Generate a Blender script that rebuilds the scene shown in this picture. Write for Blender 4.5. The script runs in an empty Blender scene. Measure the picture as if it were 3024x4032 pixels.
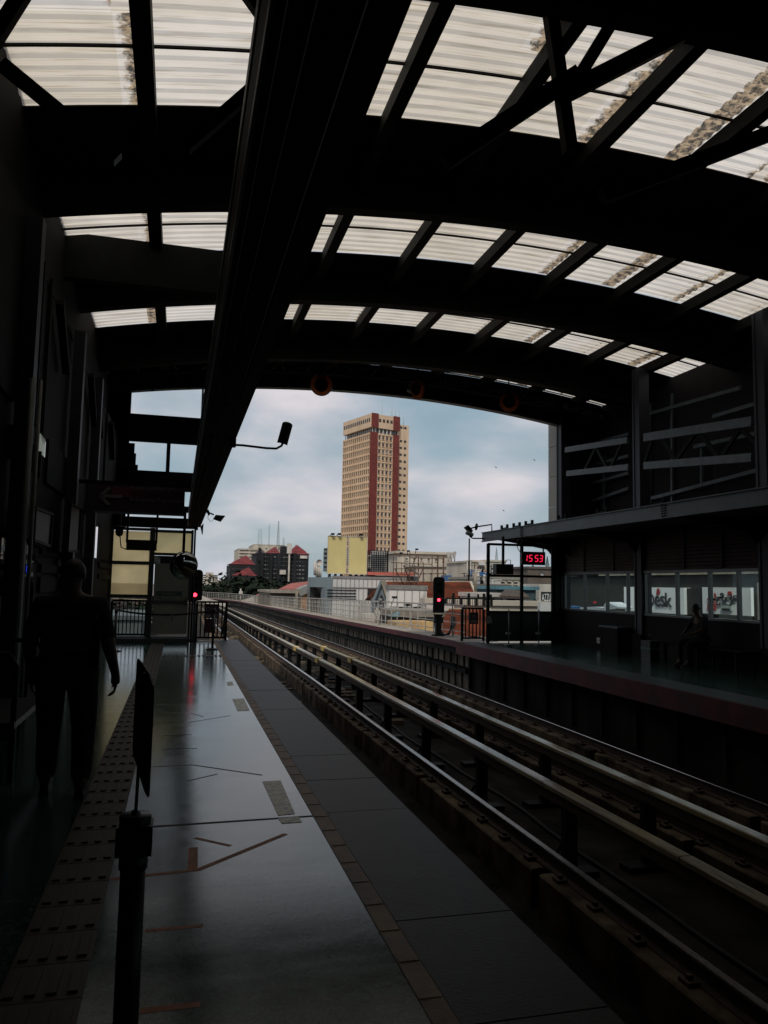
import bpy, bmesh, math, random
from mathutils import Vector, Matrix
random.seed(7)
R = math.radians
S = bpy.context.scene
col = S.collection

# ------------------------------------------------------------------ camera
F = 3028.0; H = 1.6; CAM = Vector((0, 0, H))
ROLL = 0.019; VPX, VPY = 703.0, 2290.0
_yv = Vector((VPX-1512, VPY-2016, F)).normalized()
_v0 = VPY + ROLL*(1512-VPX)
_up = Vector((ROLL, -1.0, (_v0-2016)/F)).normalized()
_xr = (-_up).cross(_yv)
if _xr.x < 0: _xr = -_xr
M3 = Matrix((_xr, _yv, _up))                    # camera (right, down, forward) -> world
def ray(u, v): return M3 @ Vector((u-1512, v-2016, F))
def atY(u, v, y):
    d = ray(u, v); return CAM + d*(y/d.y)
def atX(u, v, x):
    d = ray(u, v); return CAM + d*(x/d.x)
def atZ(u, v, z):
    d = ray(u, v); return CAM + d*((z-H)/d.z)
cd = bpy.data.cameras.new('camera'); cam = bpy.data.objects.new('camera', cd); col.objects.link(cam)
cx = M3 @ Vector((1, 0, 0)); cy = M3 @ Vector((0, -1, 0)); cz = M3 @ Vector((0, 0, -1))
mw = Matrix((cx, cy, cz)).transposed().to_4x4(); mw.translation = CAM
cam.matrix_world = mw
cd.sensor_fit = 'HORIZONTAL'; cd.sensor_width = 36; cd.lens = 36*F/3024
cd.clip_start = 0.05; cd.clip_end = 6000
S.camera = cam
S.render.resolution_x = 768; S.render.resolution_y = 1024

# ------------------------------------------------------------------ world, sun, exposure
SUN_EL, SUN_AZ = R(50), R(205)      # azimuth clockwise from +Y
W = bpy.data.worlds.new('World'); S.world = W; W.use_nodes = True
nt = W.node_tree; nt.nodes.clear()
def N(t, typ, **kw):
    n = t.nodes.new(typ)
    for k, v in kw.items():
        if k.startswith('i_'):
            k = k[2:]; n.inputs[int(k) if k.isdigit() else k].default_value = v
        else: setattr(n, k, v)
    return n
def L(t, a, b): t.links.new(a, b)
out = N(nt, 'ShaderNodeOutputWorld'); bg = N(nt, 'ShaderNodeBackground', i_Strength=0.1)
sky = N(nt, 'ShaderNodeTexSky', sky_type='NISHITA', sun_disc=False, sun_elevation=SUN_EL, sun_rotation=SUN_AZ, air_density=1.0, dust_density=2.0)
tc = N(nt, 'ShaderNodeTexCoord')
mp = N(nt, 'ShaderNodeMapping'); mp.inputs['Scale'].default_value = (2.2, 2.2, 5.2); mp.inputs['Location'].default_value = (3.1, 0.6, 1.9)
L(nt, tc.outputs['Generated'], mp.inputs['Vector'])
n1 = N(nt, 'ShaderNodeTexNoise', i_Scale=1.35, i_Detail=7.0, i_Roughness=0.5, i_Distortion=0.15)
n2 = N(nt, 'ShaderNodeTexNoise', i_Scale=2.2, i_Detail=6.0, i_Roughness=0.48, i_Distortion=0.2)
L(nt, mp.outputs[0], n1.inputs['Vector']); L(nt, mp.outputs[0], n2.inputs['Vector'])
cr = N(nt, 'ShaderNodeValToRGB'); e = cr.color_ramp.elements
e[0].position = 0.31; e[0].color = (0.2, 0.2, 0.2, 1); e[1].position = 0.47; e[1].color = (1, 1, 1, 1)
L(nt, n1.outputs['Fac'], cr.inputs[0])
cc = N(nt, 'ShaderNodeValToRGB'); e = cc.color_ramp.elements      # cloud body colours
e[0].position = 0.36; e[0].color = (3.1, 3.7, 4.15, 1); e[1].position = 0.64; e[1].color = (5.8, 5.5, 5.75, 1)
m = cc.color_ramp.elements.new(0.5); m.color = (4.3, 4.5, 5.0, 1)
L(nt, n2.outputs['Fac'], cc.inputs[0])
skm = N(nt, 'ShaderNodeVectorMath', operation='SCALE'); skm.inputs['Scale'].default_value = 1.0
L(nt, sky.outputs[0], skm.inputs[0])
teal = N(nt, 'ShaderNodeMix', data_type='RGBA'); teal.inputs[0].default_value = 0.75
teal.inputs[7].default_value = (2.0, 3.0, 3.4, 1); L(nt, skm.outputs[0], teal.inputs[6])
mx = N(nt, 'ShaderNodeMix', data_type='RGBA')
L(nt, cr.outputs[0], mx.inputs[0]); L(nt, teal.outputs[2], mx.inputs[6]); L(nt, cc.outputs[0], mx.inputs[7])
L(nt, mx.outputs[2], bg.inputs[0]); L(nt, bg.outputs[0], out.inputs[0])
sd = bpy.data.lights.new('sun', 'SUN'); sd.energy = 1.9; sd.angle = R(9); sd.color = (1, .93, .82)
sun = bpy.data.objects.new('sun', sd); col.objects.link(sun)
sdir = Vector((math.sin(SUN_AZ)*math.cos(SUN_EL), math.cos(SUN_AZ)*math.cos(SUN_EL), math.sin(SUN_EL)))
sun.rotation_euler = sdir.to_track_quat('Z', 'Y').to_euler()
S.view_settings.view_transform = 'Standard'; S.view_settings.look = 'None'
S.view_settings.exposure = 0.28; S.view_settings.gamma = 1
S.render.engine = 'CYCLES'
S.cycles.use_denoising = True
S.cycles.max_bounces = 8; S.cycles.diffuse_bounces = 2; S.cycles.glossy_bounces = 3
S.cycles.transmission_bounces = 6; S.cycles.transparent_max_bounces = 8
S.cycles.caustics_reflective = False; S.cycles.caustics_refractive = False

# ------------------------------------------------------------------ materials
MATS = {}
def mat(name, c, rough=0.7, metal=0.0, spec=0.5, var=0.18, scale=3.0, bump=0.0, bscale=30.0, c2=None, stretch=None, trans=0.0, coat=0.0, detail=6.0, lo=.35, hi=.68, bdist=.01):
    if name in MATS: return MATS[name]
    m = bpy.data.materials.new(name); m.use_nodes = True; t = m.node_tree
    p = t.nodes['Principled BSDF']; p.inputs['Roughness'].default_value = rough
    p.inputs['Metallic'].default_value = metal; p.inputs['Specular IOR Level'].default_value = spec
    p.inputs['Coat Weight'].default_value = coat
    co = N(t, 'ShaderNodeTexCoord'); ge = N(t, 'ShaderNodeNewGeometry')
    mpn = N(t, 'ShaderNodeMapping')
    if stretch: mpn.inputs['Scale'].default_value = stretch
    L(t, ge.outputs['Position'], mpn.inputs[0])
    nz = N(t, 'ShaderNodeTexNoise', i_Scale=scale, i_Detail=detail, i_Roughness=.6); L(t, mpn.outputs[0], nz.inputs['Vector'])
    r = N(t, 'ShaderNodeValToRGB'); e = r.color_ramp.elements
    a = c2 if c2 else tuple(x*(1-var) for x in c); b = c if c2 else tuple(min(1, x*(1+var)) for x in c)
    e[0].position = lo; e[0].color = (*a, 1); e[1].position = hi; e[1].color = (*b, 1)
    L(t, nz.outputs['Fac'], r.inputs[0]); L(t, r.outputs[0], p.inputs['Base Color'])
    if bump:
        nb = N(t, 'ShaderNodeTexNoise', i_Scale=bscale, i_Detail=4.0); L(t, mpn.outputs[0], nb.inputs['Vector'])
        bp = N(t, 'ShaderNodeBump', i_Strength=bump, i_Distance=bdist); L(t, nb.outputs['Fac'], bp.inputs['Height']); L(t, bp.outputs[0], p.inputs['Normal'])
    MATS[name] = m; return m
def emis(name, c, s):
    m = bpy.data.materials.new(name); m.use_nodes = True; t = m.node_tree; p = t.nodes['Principled BSDF']
    p.inputs['Base Color'].default_value = (c[0]*.3, c[1]*.3, c[2]*.3, 1)
    p.inputs['Emission Color'].default_value = (*c, 1); p.inputs['Emission Strength'].default_value = s
    MATS[name] = m; return m
def translucent(name, c, w=0.8, dirt=None, see=0):
    m = bpy.data.materials.new(name); m.use_nodes = True; t = m.node_tree; t.nodes.clear()
    o = N(t, 'ShaderNodeOutputMaterial'); tr = N(t, 'ShaderNodeBsdfTranslucent'); df = N(t, 'ShaderNodeBsdfDiffuse')
    ge = N(t, 'ShaderNodeNewGeometry'); mpn = N(t, 'ShaderNodeMapping'); mpn.inputs['Scale'].default_value = (1.0, 1.0, 1.0)
    L(t, ge.outputs['Position'], mpn.inputs[0])
    nz = N(t, 'ShaderNodeTexNoise', i_Scale=1.7, i_Detail=6.0); L(t, mpn.outputs[0], nz.inputs['Vector'])
    r = N(t, 'ShaderNodeValToRGB'); e = r.color_ramp.elements
    e[0].position = .3; e[0].color = (*[x*.86 for x in c], 1); e[1].position = .7; e[1].color = (*c, 1)
    L(t, nz.outputs['Fac'], r.inputs[0]); last = r.outputs[0]
    if dirt == 'roof':      # grime that collects on the sheet beside each purlin, in the valleys of the corrugation
        sx = N(t, 'ShaderNodeSeparateXYZ'); L(t, ge.outputs['Position'], sx.inputs[0])
        def mth(op, a, b=None, c_=None):
            n = N(t, 'ShaderNodeMath', operation=op)
            for i, q in enumerate((a, b, c_)):
                if q is None: continue
                if isinstance(q, (int, float)): n.inputs[i].default_value = q
                else: L(t, q, n.inputs[i])
            return n.outputs[0]
        sh = mth('ADD', sx.outputs[0], 0.6+15.0)
        ph = mth('MODULO', sh, 1.5)                       # distance to the right of a purlin
        d2 = mth('SUBTRACT', 1.5, ph)
        left = mth('LESS_THAN', 0.75, ph)
        cell = N(t, 'ShaderNodeTexWhiteNoise', noise_dimensions='2D')
        cb = N(t, 'ShaderNodeCombineXYZ'); L(t, mth('FLOOR', mth('DIVIDE', mth('ADD', sh, .3), 1.5)), cb.inputs[0]); L(t, mth('FLOOR', mth('DIVIDE', sx.outputs[1], 3.9)), cb.inputs[1])
        L(t, cb.outputs[0], cell.inputs['Vector'])
        wid = mth('MULTIPLY_ADD', mth('POWER', cell.outputs[0], 1.5), .42, .02)
        n3 = N(t, 'ShaderNodeTexNoise', i_Scale=13.0, i_Detail=9.0, i_Roughness=.7); L(t, ge.outputs['Position'], n3.inputs['Vector'])
        vy = mth('SINE', mth('MULTIPLY', sx.outputs[1], 6.2832/.2))
        edge = mth('ADD', mth('MULTIPLY', mth('SUBTRACT', wid, d2), 11.0), mth('ADD', mth('MULTIPLY', mth('SUBTRACT', n3.outputs['Fac'], .5), 4.0), mth('MULTIPLY', vy, .22)))
        fac = N(t, 'ShaderNodeMapRange'); fac.inputs['From Min'].default_value = .0; fac.inputs['From Max'].default_value = .7; fac.inputs['To Max'].default_value = .9
        L(t, edge, fac.inputs[0])
        brown = N(t, 'ShaderNodeMix', data_type='RGBA'); n4 = N(t, 'ShaderNodeTexNoise', i_Scale=11.0, i_Detail=6.0, i_Roughness=.7); L(t, ge.outputs['Position'], n4.inputs['Vector'])
        rr = N(t, 'ShaderNodeValToRGB'); rr.color_ramp.elements[0].position = .44; rr.color_ramp.elements[0].color = (.02, .015, .010, 1); rr.color_ramp.elements[1].position = .56; rr.color_ramp.elements[1].color = (.40, .29, .18, 1)
        L(t, n4.outputs['Fac'], rr.inputs[0])
        tn = N(t, 'ShaderNodeMix', data_type='RGBA', blend_type='MULTIPLY', i_0=1.0); tr_ = N(t, 'ShaderNodeValToRGB'); tr_.color_ramp.elements[0].color = (.86, .82, .74, 1); tr_.color_ramp.elements[1].color = (1, 1, 1, 1); L(t, cell.outputs[0], tr_.inputs[0]); L(t, last, tn.inputs[6]); L(t, tr_.outputs[0], tn.inputs[7])
        ns = N(t, 'ShaderNodeTexNoise', i_Scale=1.0, i_Detail=7.0); ms_ = N(t, 'ShaderNodeMapping'); ms_.inputs['Scale'].default_value = (1.2, 26, 1); L(t, ge.outputs['Position'], ms_.inputs[0]); L(t, ms_.outputs[0], ns.inputs['Vector'])
        sr = N(t, 'ShaderNodeValToRGB'); sr.color_ramp.elements[0].position = .30; sr.color_ramp.elements[0].color = (.70, .66, .58, 1); sr.color_ramp.elements[1].position = .46; L(t, ns.outputs['Fac'], sr.inputs[0])
        t2 = N(t, 'ShaderNodeMix', data_type='RGBA', blend_type='MULTIPLY', i_0=1.0); L(t, tn.outputs[2], t2.inputs[6]); L(t, sr.outputs[0], t2.inputs[7]); last = t2.outputs[2]
        L(t, fac.outputs[0], brown.inputs[0]); L(t, last, brown.inputs[6]); L(t, rr.outputs[0], brown.inputs[7]); last = brown.outputs[2]
    L(t, last, tr.inputs[0]); L(t, last, df.inputs[0])
    ms = N(t, 'ShaderNodeMixShader', i_Fac=1-w); L(t, tr.outputs[0], ms.inputs[1]); L(t, df.outputs[0], ms.inputs[2])
    if see:
        tp = N(t, 'ShaderNodeBsdfTransparent'); L(t, last, tp.inputs[0]); m2 = N(t, 'ShaderNodeMixShader', i_Fac=see); L(t, ms.outputs[0], m2.inputs[1]); L(t, tp.outputs[0], m2.inputs[2]); ms = m2
    L(t, ms.outputs[0], o.inputs[0]); MATS[name] = m; return m
def glassmat(name, tint, gloss=.1):
    m = bpy.data.materials.new(name); m.use_nodes = True; t = m.node_tree; t.nodes.clear()
    o = N(t, 'ShaderNodeOutputMaterial'); tr = N(t, 'ShaderNodeBsdfTransparent'); tr.inputs[0].default_value = (*tint, 1)
    gl = N(t, 'ShaderNodeBsdfGlossy', i_Roughness=.03); gl.inputs[0].default_value = (.9, .95, 1, 1)
    lw = N(t, 'ShaderNodeLayerWeight', i_Blend=.25); mm = N(t, 'ShaderNodeMath', operation='MULTIPLY', i_1=.05); L(t, lw.outputs['Fresnel'], mm.inputs[0])
    ms = N(t, 'ShaderNodeMixShader'); L(t, mm.outputs[0], ms.inputs[0]); L(t, tr.outputs[0], ms.inputs[1]); L(t, gl.outputs[0], ms.inputs[2])
    L(t, ms.outputs[0], o.inputs[0]); MATS[name] = m; return m

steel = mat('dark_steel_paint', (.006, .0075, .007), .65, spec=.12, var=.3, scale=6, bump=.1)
steelblue = mat('blue_grey_steel', (.075, .10, .115), .5, spec=.5, var=.25, scale=5, bump=.15)
rusty = mat('rusted_steel', (.10, .055, .035), .8, var=.4, scale=12)
black = mat('black_plastic', (.010, .010, .011), .45, spec=.4, var=.2, scale=20)
rubber = mat('rubber', (.012, .012, .012), .8, var=.2)
alu = mat('grey_aluminium', (.12, .13, .13), .4, metal=.3, var=.15, scale=10)
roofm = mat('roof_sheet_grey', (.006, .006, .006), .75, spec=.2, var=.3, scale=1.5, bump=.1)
trans_roof = translucent('translucent_roof_sheet', (.76, .72, .68), .92, 'roof')
amber = translucent('frosted_amber_pane', (.97, .86, .62), .93, see=.6)
paleslit = translucent('frosted_pale_pane', (.7, .74, .7), .8)
glass = glassmat('clear_glass', (.93, .96, .96))
glassd = glassmat('dusty_glass', (.86, .93, .91))
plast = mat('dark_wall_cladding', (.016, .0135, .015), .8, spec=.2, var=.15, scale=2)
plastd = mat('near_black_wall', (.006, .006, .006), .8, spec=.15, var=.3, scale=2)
canopyp = mat('canopy_edge_paint', (.085, .115, .13), .5, spec=.5, var=.2, scale=2.5, bump=.1)
louvrem = mat('brown_louvre', (.22, .17, .155), .7, spec=.3, var=.2, scale=6)
pierm = mat('pale_cladding_panel', (.42, .40, .36), .7, var=.12, scale=3, stretch=(1, 1, .3))
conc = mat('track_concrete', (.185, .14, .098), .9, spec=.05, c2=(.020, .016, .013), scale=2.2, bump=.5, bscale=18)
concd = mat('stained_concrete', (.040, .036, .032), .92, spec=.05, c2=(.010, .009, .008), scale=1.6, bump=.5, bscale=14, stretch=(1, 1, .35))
concl = mat('walkway_concrete', (.36, .31, .25), .9, c2=(.17, .15, .12), scale=1.2, bump=.3)
railm = mat('worn_rail_steel', (.38, .36, .34), .22, metal=1.0, var=.15, scale=3)
rails = mat('rail_web_rust', (.05, .03, .02), .8, var=.3, scale=9)
cover = mat('cream_rail_cover', (.40, .335, .20), .18, spec=.9, c2=(.13, .11, .065), scale=1.3, stretch=(3, .6, 3), bump=.05, lo=.3, hi=.6)
yellowc = mat('yellow_cover_joint', (.50, .36, .12), .5, var=.2)
redband = mat('maroon_edge_paint', (.10, .008, .018), .65, c2=(.04, .005, .010), scale=2.5, bump=.1)
galv = mat('galvanised_rail', (.50, .49, .46), .55, metal=.2, var=.15, scale=4, c2=(.34, .31, .27))
yellowp = mat('yellow_hoarding', (.56, .47, .21), .7, c2=(.50, .42, .18), scale=.8, bump=.1)
cream = mat('cream_tower_paint', (.66, .49, .345), .8, c2=(.54, .39, .265), scale=.18, stretch=(1, 1, .25))
brickred = mat('red_tile_strip', (.15, .026, .02), .8, var=.25, scale=.6)
darkwin = mat('dark_window', (.03, .028, .028), .25, spec=.6, var=.5, scale=.9)
greywin = mat('grey_window', (.12, .13, .14), .3, spec=.6, var=.6, scale=.7)
whitew = mat('white_wall_paint', (.62, .58, .54), .8, c2=(.40, .36, .32), scale=.5, stretch=(1, 1, .3))
creamw = mat('cream_wall_paint', (.55, .50, .42), .8, c2=(.38, .33, .27), scale=.4, stretch=(1, 1, .3))
whitestain = mat('stained_white_wall', (.66, .63, .60), .8, c2=(.09, .08, .07), scale=1.5, stretch=(1, 1, .16), lo=.32, hi=.42)
greyclad = mat('grey_metal_cladding', (.52, .52, .51), .5, spec=.5, var=.08, scale=.6)
blueclad = mat('blue_grey_cladding', (.16, .20, .22), .6, var=.1, scale=.7)
redroof = mat('red_metal_roof', (.15, .028, .030), .7, spec=.2, var=.3, scale=.4)
redroof2 = mat('orange_red_roof', (.28, .06, .04), .7, var=.25, scale=.4)
orangew = mat('orange_wall', (.62, .27, .04), .8, c2=(.30, .12, .03), scale=.6, stretch=(1, 1, .2))
blackb = mat('dark_grey_facade', (.020, .022, .025), .7, spec=.15, var=.3, scale=.15)
brownw = mat('brown_wall', (.11, .085, .07), .85, var=.3, scale=.4)
tilem = mat('terracotta_tile', (.27, .085, .045), .85, c2=(.09, .035, .022), scale=1.0, bump=.4, bscale=6, lo=.3, hi=.6)
yellowwall = mat('ochre_wall', (.55, .38, .17), .85, c2=(.34, .2, .09), scale=.8, stretch=(1, 1, .3))
bluep = mat('blue_tarpaulin', (.03, .12, .30), .6, var=.25, scale=2)
tealp = mat('teal_roof_sheet', (.10, .22, .27), .6, var=.2, scale=1)
rustsheet = mat('rusted_sheet', (.42, .17, .08), .85, c2=(.22, .12, .09), scale=2, stretch=(1, 1, .4))
groundm = mat('city_ground', (.14, .125, .105), .95, c2=(.08, .075, .06), scale=.05)
leafm = mat('tree_leaves', (.018, .028, .016), .8, spec=.1, c2=(.006, .010, .006), scale=.35)
barkm = mat('tree_bark', (.06, .045, .035), .9, var=.3)
mastm = mat('pale_mast_paint', (.30, .38, .42), .6, var=.1)
skin = mat('person_skin', (.07, .04, .028), .6, var=.1)
cloth1 = mat('dark_shirt', (.030, .026, .030), .9, spec=.1, var=.2, scale=8)
cloth2 = mat('dark_trousers', (.018, .018, .021), .9, spec=.1, var=.2, scale=8)
hairm = mat('black_hair', (.01, .009, .009), .6, var=.2)
signd = mat('purple_sign_face', (.040, .020, .040), .55, spec=.3, var=.15, scale=3)
signtxt = mat('sign_lettering', (.16, .15, .16), .7, var=.1)
signred = mat('sign_red_band', (.09, .018, .018), .7, var=.1)
whitep = mat('white_board', (.86, .88, .90), .6, c2=(.74, .78, .82), scale=.7)
letterd = mat('dark_letter_paint', (.03, .03, .04), .6, var=.1)
letterr = mat('red_letter_paint', (.36, .03, .03), .6, var=.1)
letterw = mat('white_letter_paint', (.7, .7, .7), .6, var=.1)
greens = mat('green_sign_face', (.05, .10, .085), .6, var=.2)
doorm = mat('grey_door_paint', (.24, .25, .225), .55, var=.1, scale=4)
lampor = translucent('orange_reflector', (.42, .11, .035), .6)
greyh = mat('grey_housing', (.16, .17, .165), .5, var=.2, scale=8)
mirrorm = mat('mirror_glass', (.55, .58, .6), .04, metal=1.0, var=.02)
tapeo = mat('orange_floor_tape', (.50, .19, .09), .7, c2=(.25, .10, .05), scale=9)
tapey = mat('worn_yellow_sticker', (.46, .42, .20), .45, c2=(.12, .12, .08), scale=22, lo=.4, hi=.56)
tactm = mat('tactile_tile', (.045, .034, .026), .6, spec=.4, var=.3, scale=6)
tanm = mat('ribbed_tan_tile', (.22, .13, .045), .6, spec=.35, c2=(.09, .055, .025), scale=3.5, bump=.3, bscale=50)
darkgran = mat('flamed_granite', (.011, .013, .009), .5, spec=.16, c2=(.004, .004, .005), scale=5, bump=.6, bscale=60, bdist=.004)
bluebulb = emis('blue_lamp', (.05, .09, 1.0), .35)
redlens = emis('red_signal_lens', (1.0, .025, .05), 6.0)
reddig = emis('red_led_digit', (1.0, .02, .08), .85)

# polished granite platform floor
def granite():
    m = bpy.data.materials.new('polished_granite'); m.use_nodes = True; t = m.node_tree; p = t.nodes['Principled BSDF']
    ge = N(t, 'ShaderNodeNewGeometry')
    n1 = N(t, 'ShaderNodeTexNoise', i_Scale=17.0, i_Detail=10.0, i_Roughness=.82); L(t, ge.outputs['Position'], n1.inputs['Vector'])
    n2 = N(t, 'ShaderNodeTexNoise', i_Scale=1.3, i_Detail=4.0); L(t, ge.outputs['Position'], n2.inputs['Vector'])
    r = N(t, 'ShaderNodeValToRGB'); e = r.color_ramp.elements
    e[0].position = .38; e[0].color = (.004, .012, .010, 1); e[1].position = .58; e[1].color = (.050, .108, .090, 1)
    L(t, n1.outputs['Fac'], r.inputs[0])
    r2 = N(t, 'ShaderNodeValToRGB'); r2.color_ramp.elements[0].position = .3; r2.color_ramp.elements[0].color = (.7, .75, .75, 1); r2.color_ramp.elements[1].position = .7
    L(t, n2.outputs['Fac'], r2.inputs[0])
    mu = N(t, 'ShaderNodeMix', data_type='RGBA', blend_type='MULTIPLY', i_0=1.0); L(t, r.outputs[0], mu.inputs[6]); L(t, r2.outputs[0], mu.inputs[7])
    # slab joints
    sx = N(t, 'ShaderNodeSeparateXYZ'); L(t, ge.outputs['Position'], sx.inputs[0])
    def mth(op, a, b=None):
        n = N(t, 'ShaderNodeMath', operation=op)
        for i, q in enumerate((a, b)):
            if q is None: continue
            if isinstance(q, (int, float)): n.inputs[i].default_value = q
            else: L(t, q, n.inputs[i])
        return n.outputs[0]
    fr = mth('MODULO', mth('ADD', sx.outputs[1], 42.0-5.43), 1.2)
    jl = mth('LESS_THAN', fr, .014)
    mj = N(t, 'ShaderNodeMix', data_type='RGBA'); L(t, jl, mj.inputs[0]); L(t, mu.outputs[2], mj.inputs[6]); mj.inputs[7].default_value = (.012, .012, .012, 1)
    L(t, mj.outputs[2], p.inputs['Base Color'])
    n3 = N(t, 'ShaderNodeTexNoise', i_Scale=2.6, i_Detail=6.0, i_Roughness=.65)
    mp3 = N(t, 'ShaderNodeMapping'); mp3.inputs['Scale'].default_value = (.6, 1.8, 1); L(t, ge.outputs['Position'], mp3.inputs[0]); L(t, mp3.outputs[0], n3.inputs['Vector'])
    mr = N(t, 'ShaderNodeMapRange'); mr.inputs['From Min'].default_value = .3; mr.inputs['From Max'].default_value = .7; mr.inputs['To Min'].default_value = .09; mr.inputs['To Max'].default_value = .19
    L(t, n3.outputs['Fac'], mr.inputs[0]); L(t, mr.outputs[0], p.inputs['Roughness'])
    p.inputs['Specular Tint'].default_value = (.84, 1, .95, 1); p.inputs['IOR'].default_value = 1.5; p.inputs['Specular IOR Level'].default_value = .55
    bp = N(t, 'ShaderNodeBump', i_Strength=.14, i_Distance=.003); L(t, n1.outputs['Fac'], bp.inputs['Height']); L(t, bp.outputs[0], p.inputs['Normal'])
    MATS['granite'] = m; return m
gran = granite()

# ------------------------------------------------------------------ mesh tools
class MB:
    def __init__(s): s.v = []; s.f = []; s.m = []; s.sm = []
    def add(s, vs, fs, mi=0, smooth=False):
        o = len(s.v); s.v += [tuple(q) for q in vs]; s.f += [tuple(i+o for i in f) for f in fs]; s.m += [mi]*len(fs); s.sm += [smooth]*len(fs); return s
    def box(s, a, b, mi=0):
        x0, y0, z0 = [min(p, q) for p, q in zip(a, b)]; x1, y1, z1 = [max(p, q) for p, q in zip(a, b)]
        return s.add([(x0,y0,z0),(x1,y0,z0),(x1,y1,z0),(x0,y1,z0),(x0,y0,z1),(x1,y0,z1),(x1,y1,z1),(x0,y1,z1)],
              [(0,3,2,1),(4,5,6,7),(0,1,5,4),(1,2,6,5),(2,3,7,6),(3,0,4,7)], mi)
    def bar(s, p, q, w, h=None, mi=0, upv=None):
        h = h or w; p = Vector(p); q = Vector(q); d = (q-p)
        if d.length < 1e-6: return s
        d.normalize(); u = Vector(upv) if upv else (Vector((0, 0, 1)) if abs(d.z) < .95 else Vector((0, 1, 0)))
        a = d.cross(u).normalized(); b = a.cross(d).normalized()
        vs = []
        for c in (p, q):
            for i, j in ((-1,-1),(1,-1),(1,1),(-1,1)): vs.append(c + a*(i*w/2) + b*(j*h/2))
        return s.add(vs, [(0,1,2,3),(7,6,5,4),(0,4,5,1),(1,5,6,2),(2,6,7,3),(3,7,4,0)], mi)
    def tube(s, pts, r, n=8, mi=0, cap=True):
        pts = [Vector(p) for p in pts]; rs = r if isinstance(r, (list, tuple)) else [r]*len(pts)
        vs = []; prev = None
        for i, p in enumerate(pts):
            d = (pts[min(i+1, len(pts)-1)] - pts[max(i-1, 0)]).normalized()
            u = prev if prev is not None else (Vector((0, 0, 1)) if abs(d.z) < .9 else Vector((1, 0, 0)))
            a = d.cross(u).normalized(); b = a.cross(d).normalized(); prev = b
            for k in range(n):
                t = 2*math.pi*k/n; vs.append(p + (a*math.cos(t)+b*math.sin(t))*rs[i])
        fs = [(i*n+k, i*n+(k+1)%n, (i+1)*n+(k+1)%n, (i+1)*n+k) for i in range(len(pts)-1) for k in range(n)]
        if cap: fs += [tuple(range(n))[::-1], tuple((len(pts)-1)*n+k for k in range(n))]
        return s.add(vs, fs, mi, True)
    def quad(s, a, b, c, d, mi=0): return s.add([a, b, c, d], [(0, 1, 2, 3)], mi)
    def prism(s, poly, vec, mi=0):
        n = len(poly); vec = Vector(vec); vs = [Vector(p) for p in poly] + [Vector(p)+vec for p in poly]
        return s.add(vs, [tuple(range(n)), tuple(range(2*n-1, n-1, -1))] + [(i, (i+1) % n, n+(i+1) % n, n+i) for i in range(n)], mi)
    def lathe(s, prof, c, axis=(0,0,1), n=20, mi=0):
        c = Vector(c); ax = Vector(axis).normalized(); u = Vector((1,0,0)) if abs(ax.x) < .9 else Vector((0,1,0))
        a = ax.cross(u).normalized(); b = ax.cross(a); vs = []
        for r, h in prof:
            for k in range(n):
                t = 2*math.pi*k/n; vs.append(c + ax*h + (a*math.cos(t)+b*math.sin(t))*max(r, 1e-4))
        fs = [(i*n+k, i*n+(k+1)%n, (i+1)*n+(k+1)%n, (i+1)*n+k) for i in range(len(prof)-1) for k in range(n)]
        return s.add(vs, fs, mi, True)
    def build(s, name, m, parent=None, **tg):
        me = bpy.data.meshes.new(name); me.from_pydata(s.v, [], s.f)
        ms = m if isinstance(m, (list, tuple)) else [m]
        for q in ms: me.materials.append(q)
        me.polygons.foreach_set('material_index', s.m); me.polygons.foreach_set('use_smooth', s.sm)
        bm = bmesh.new(); bm.from_mesh(me); bmesh.ops.recalc_face_normals(bm, faces=bm.faces); bm.to_mesh(me); bm.free()
        o = bpy.data.objects.new(name, me); col.objects.link(o)
        if parent:
            o.parent = parent; o.location = -Vector(parent.location) if parent.type == 'EMPTY' else (0, 0, 0)
        for k, v in tg.items(): o[k] = v
        return o
def thing(name, label, cat, loc=(0, 0, 0), group=None, kind=None):
    o = bpy.data.objects.new(name, None); col.objects.link(o); o.location = loc
    o['label'] = label; o['category'] = cat
    if group: o['group'] = group
    return o
def struct(o): o['kind'] = 'structure'; return o
def copy_tree(o, dx):
    c = o.copy(); col.objects.link(c); c.location = Vector(o.location)+Vector(dx)
    for ch in list(o.children):
        k = ch.copy(); col.objects.link(k); k.parent = c
        for g in list(ch.children):
            q = g.copy(); col.objects.link(q); q.parent = k
    return c
def text(name, s, size, m, parent=None, loc=(0,0,0), rot=(R(90),0,0), ext=.004, align='LEFT'):
    cu = bpy.data.curves.new('t', 'FONT'); cu.body = s; cu.size = size; cu.extrude = ext; cu.align_x = align
    o = bpy.data.objects.new('t', cu); col.objects.link(o)
    bpy.context.view_layer.update()
    me = bpy.data.meshes.new_from_object(o.evaluated_get(bpy.context.evaluated_depsgraph_get()))
    bpy.data.objects.remove(o); bpy.data.curves.remove(cu)
    me.name = name; me.materials.clear(); me.materials.append(m)
    q = bpy.data.objects.new(name, me); col.objects.link(q); q.rotation_euler = rot
    q.location = Vector(loc)
    if parent: q.parent = parent; q.location = Vector(loc) - Vector(parent.location)
    return q

XL, XR, YE = -1.7, 11.2, 21.4     # left wall, right wall, end of the roof
XC = 4.81                          # middle between the tracks

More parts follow.
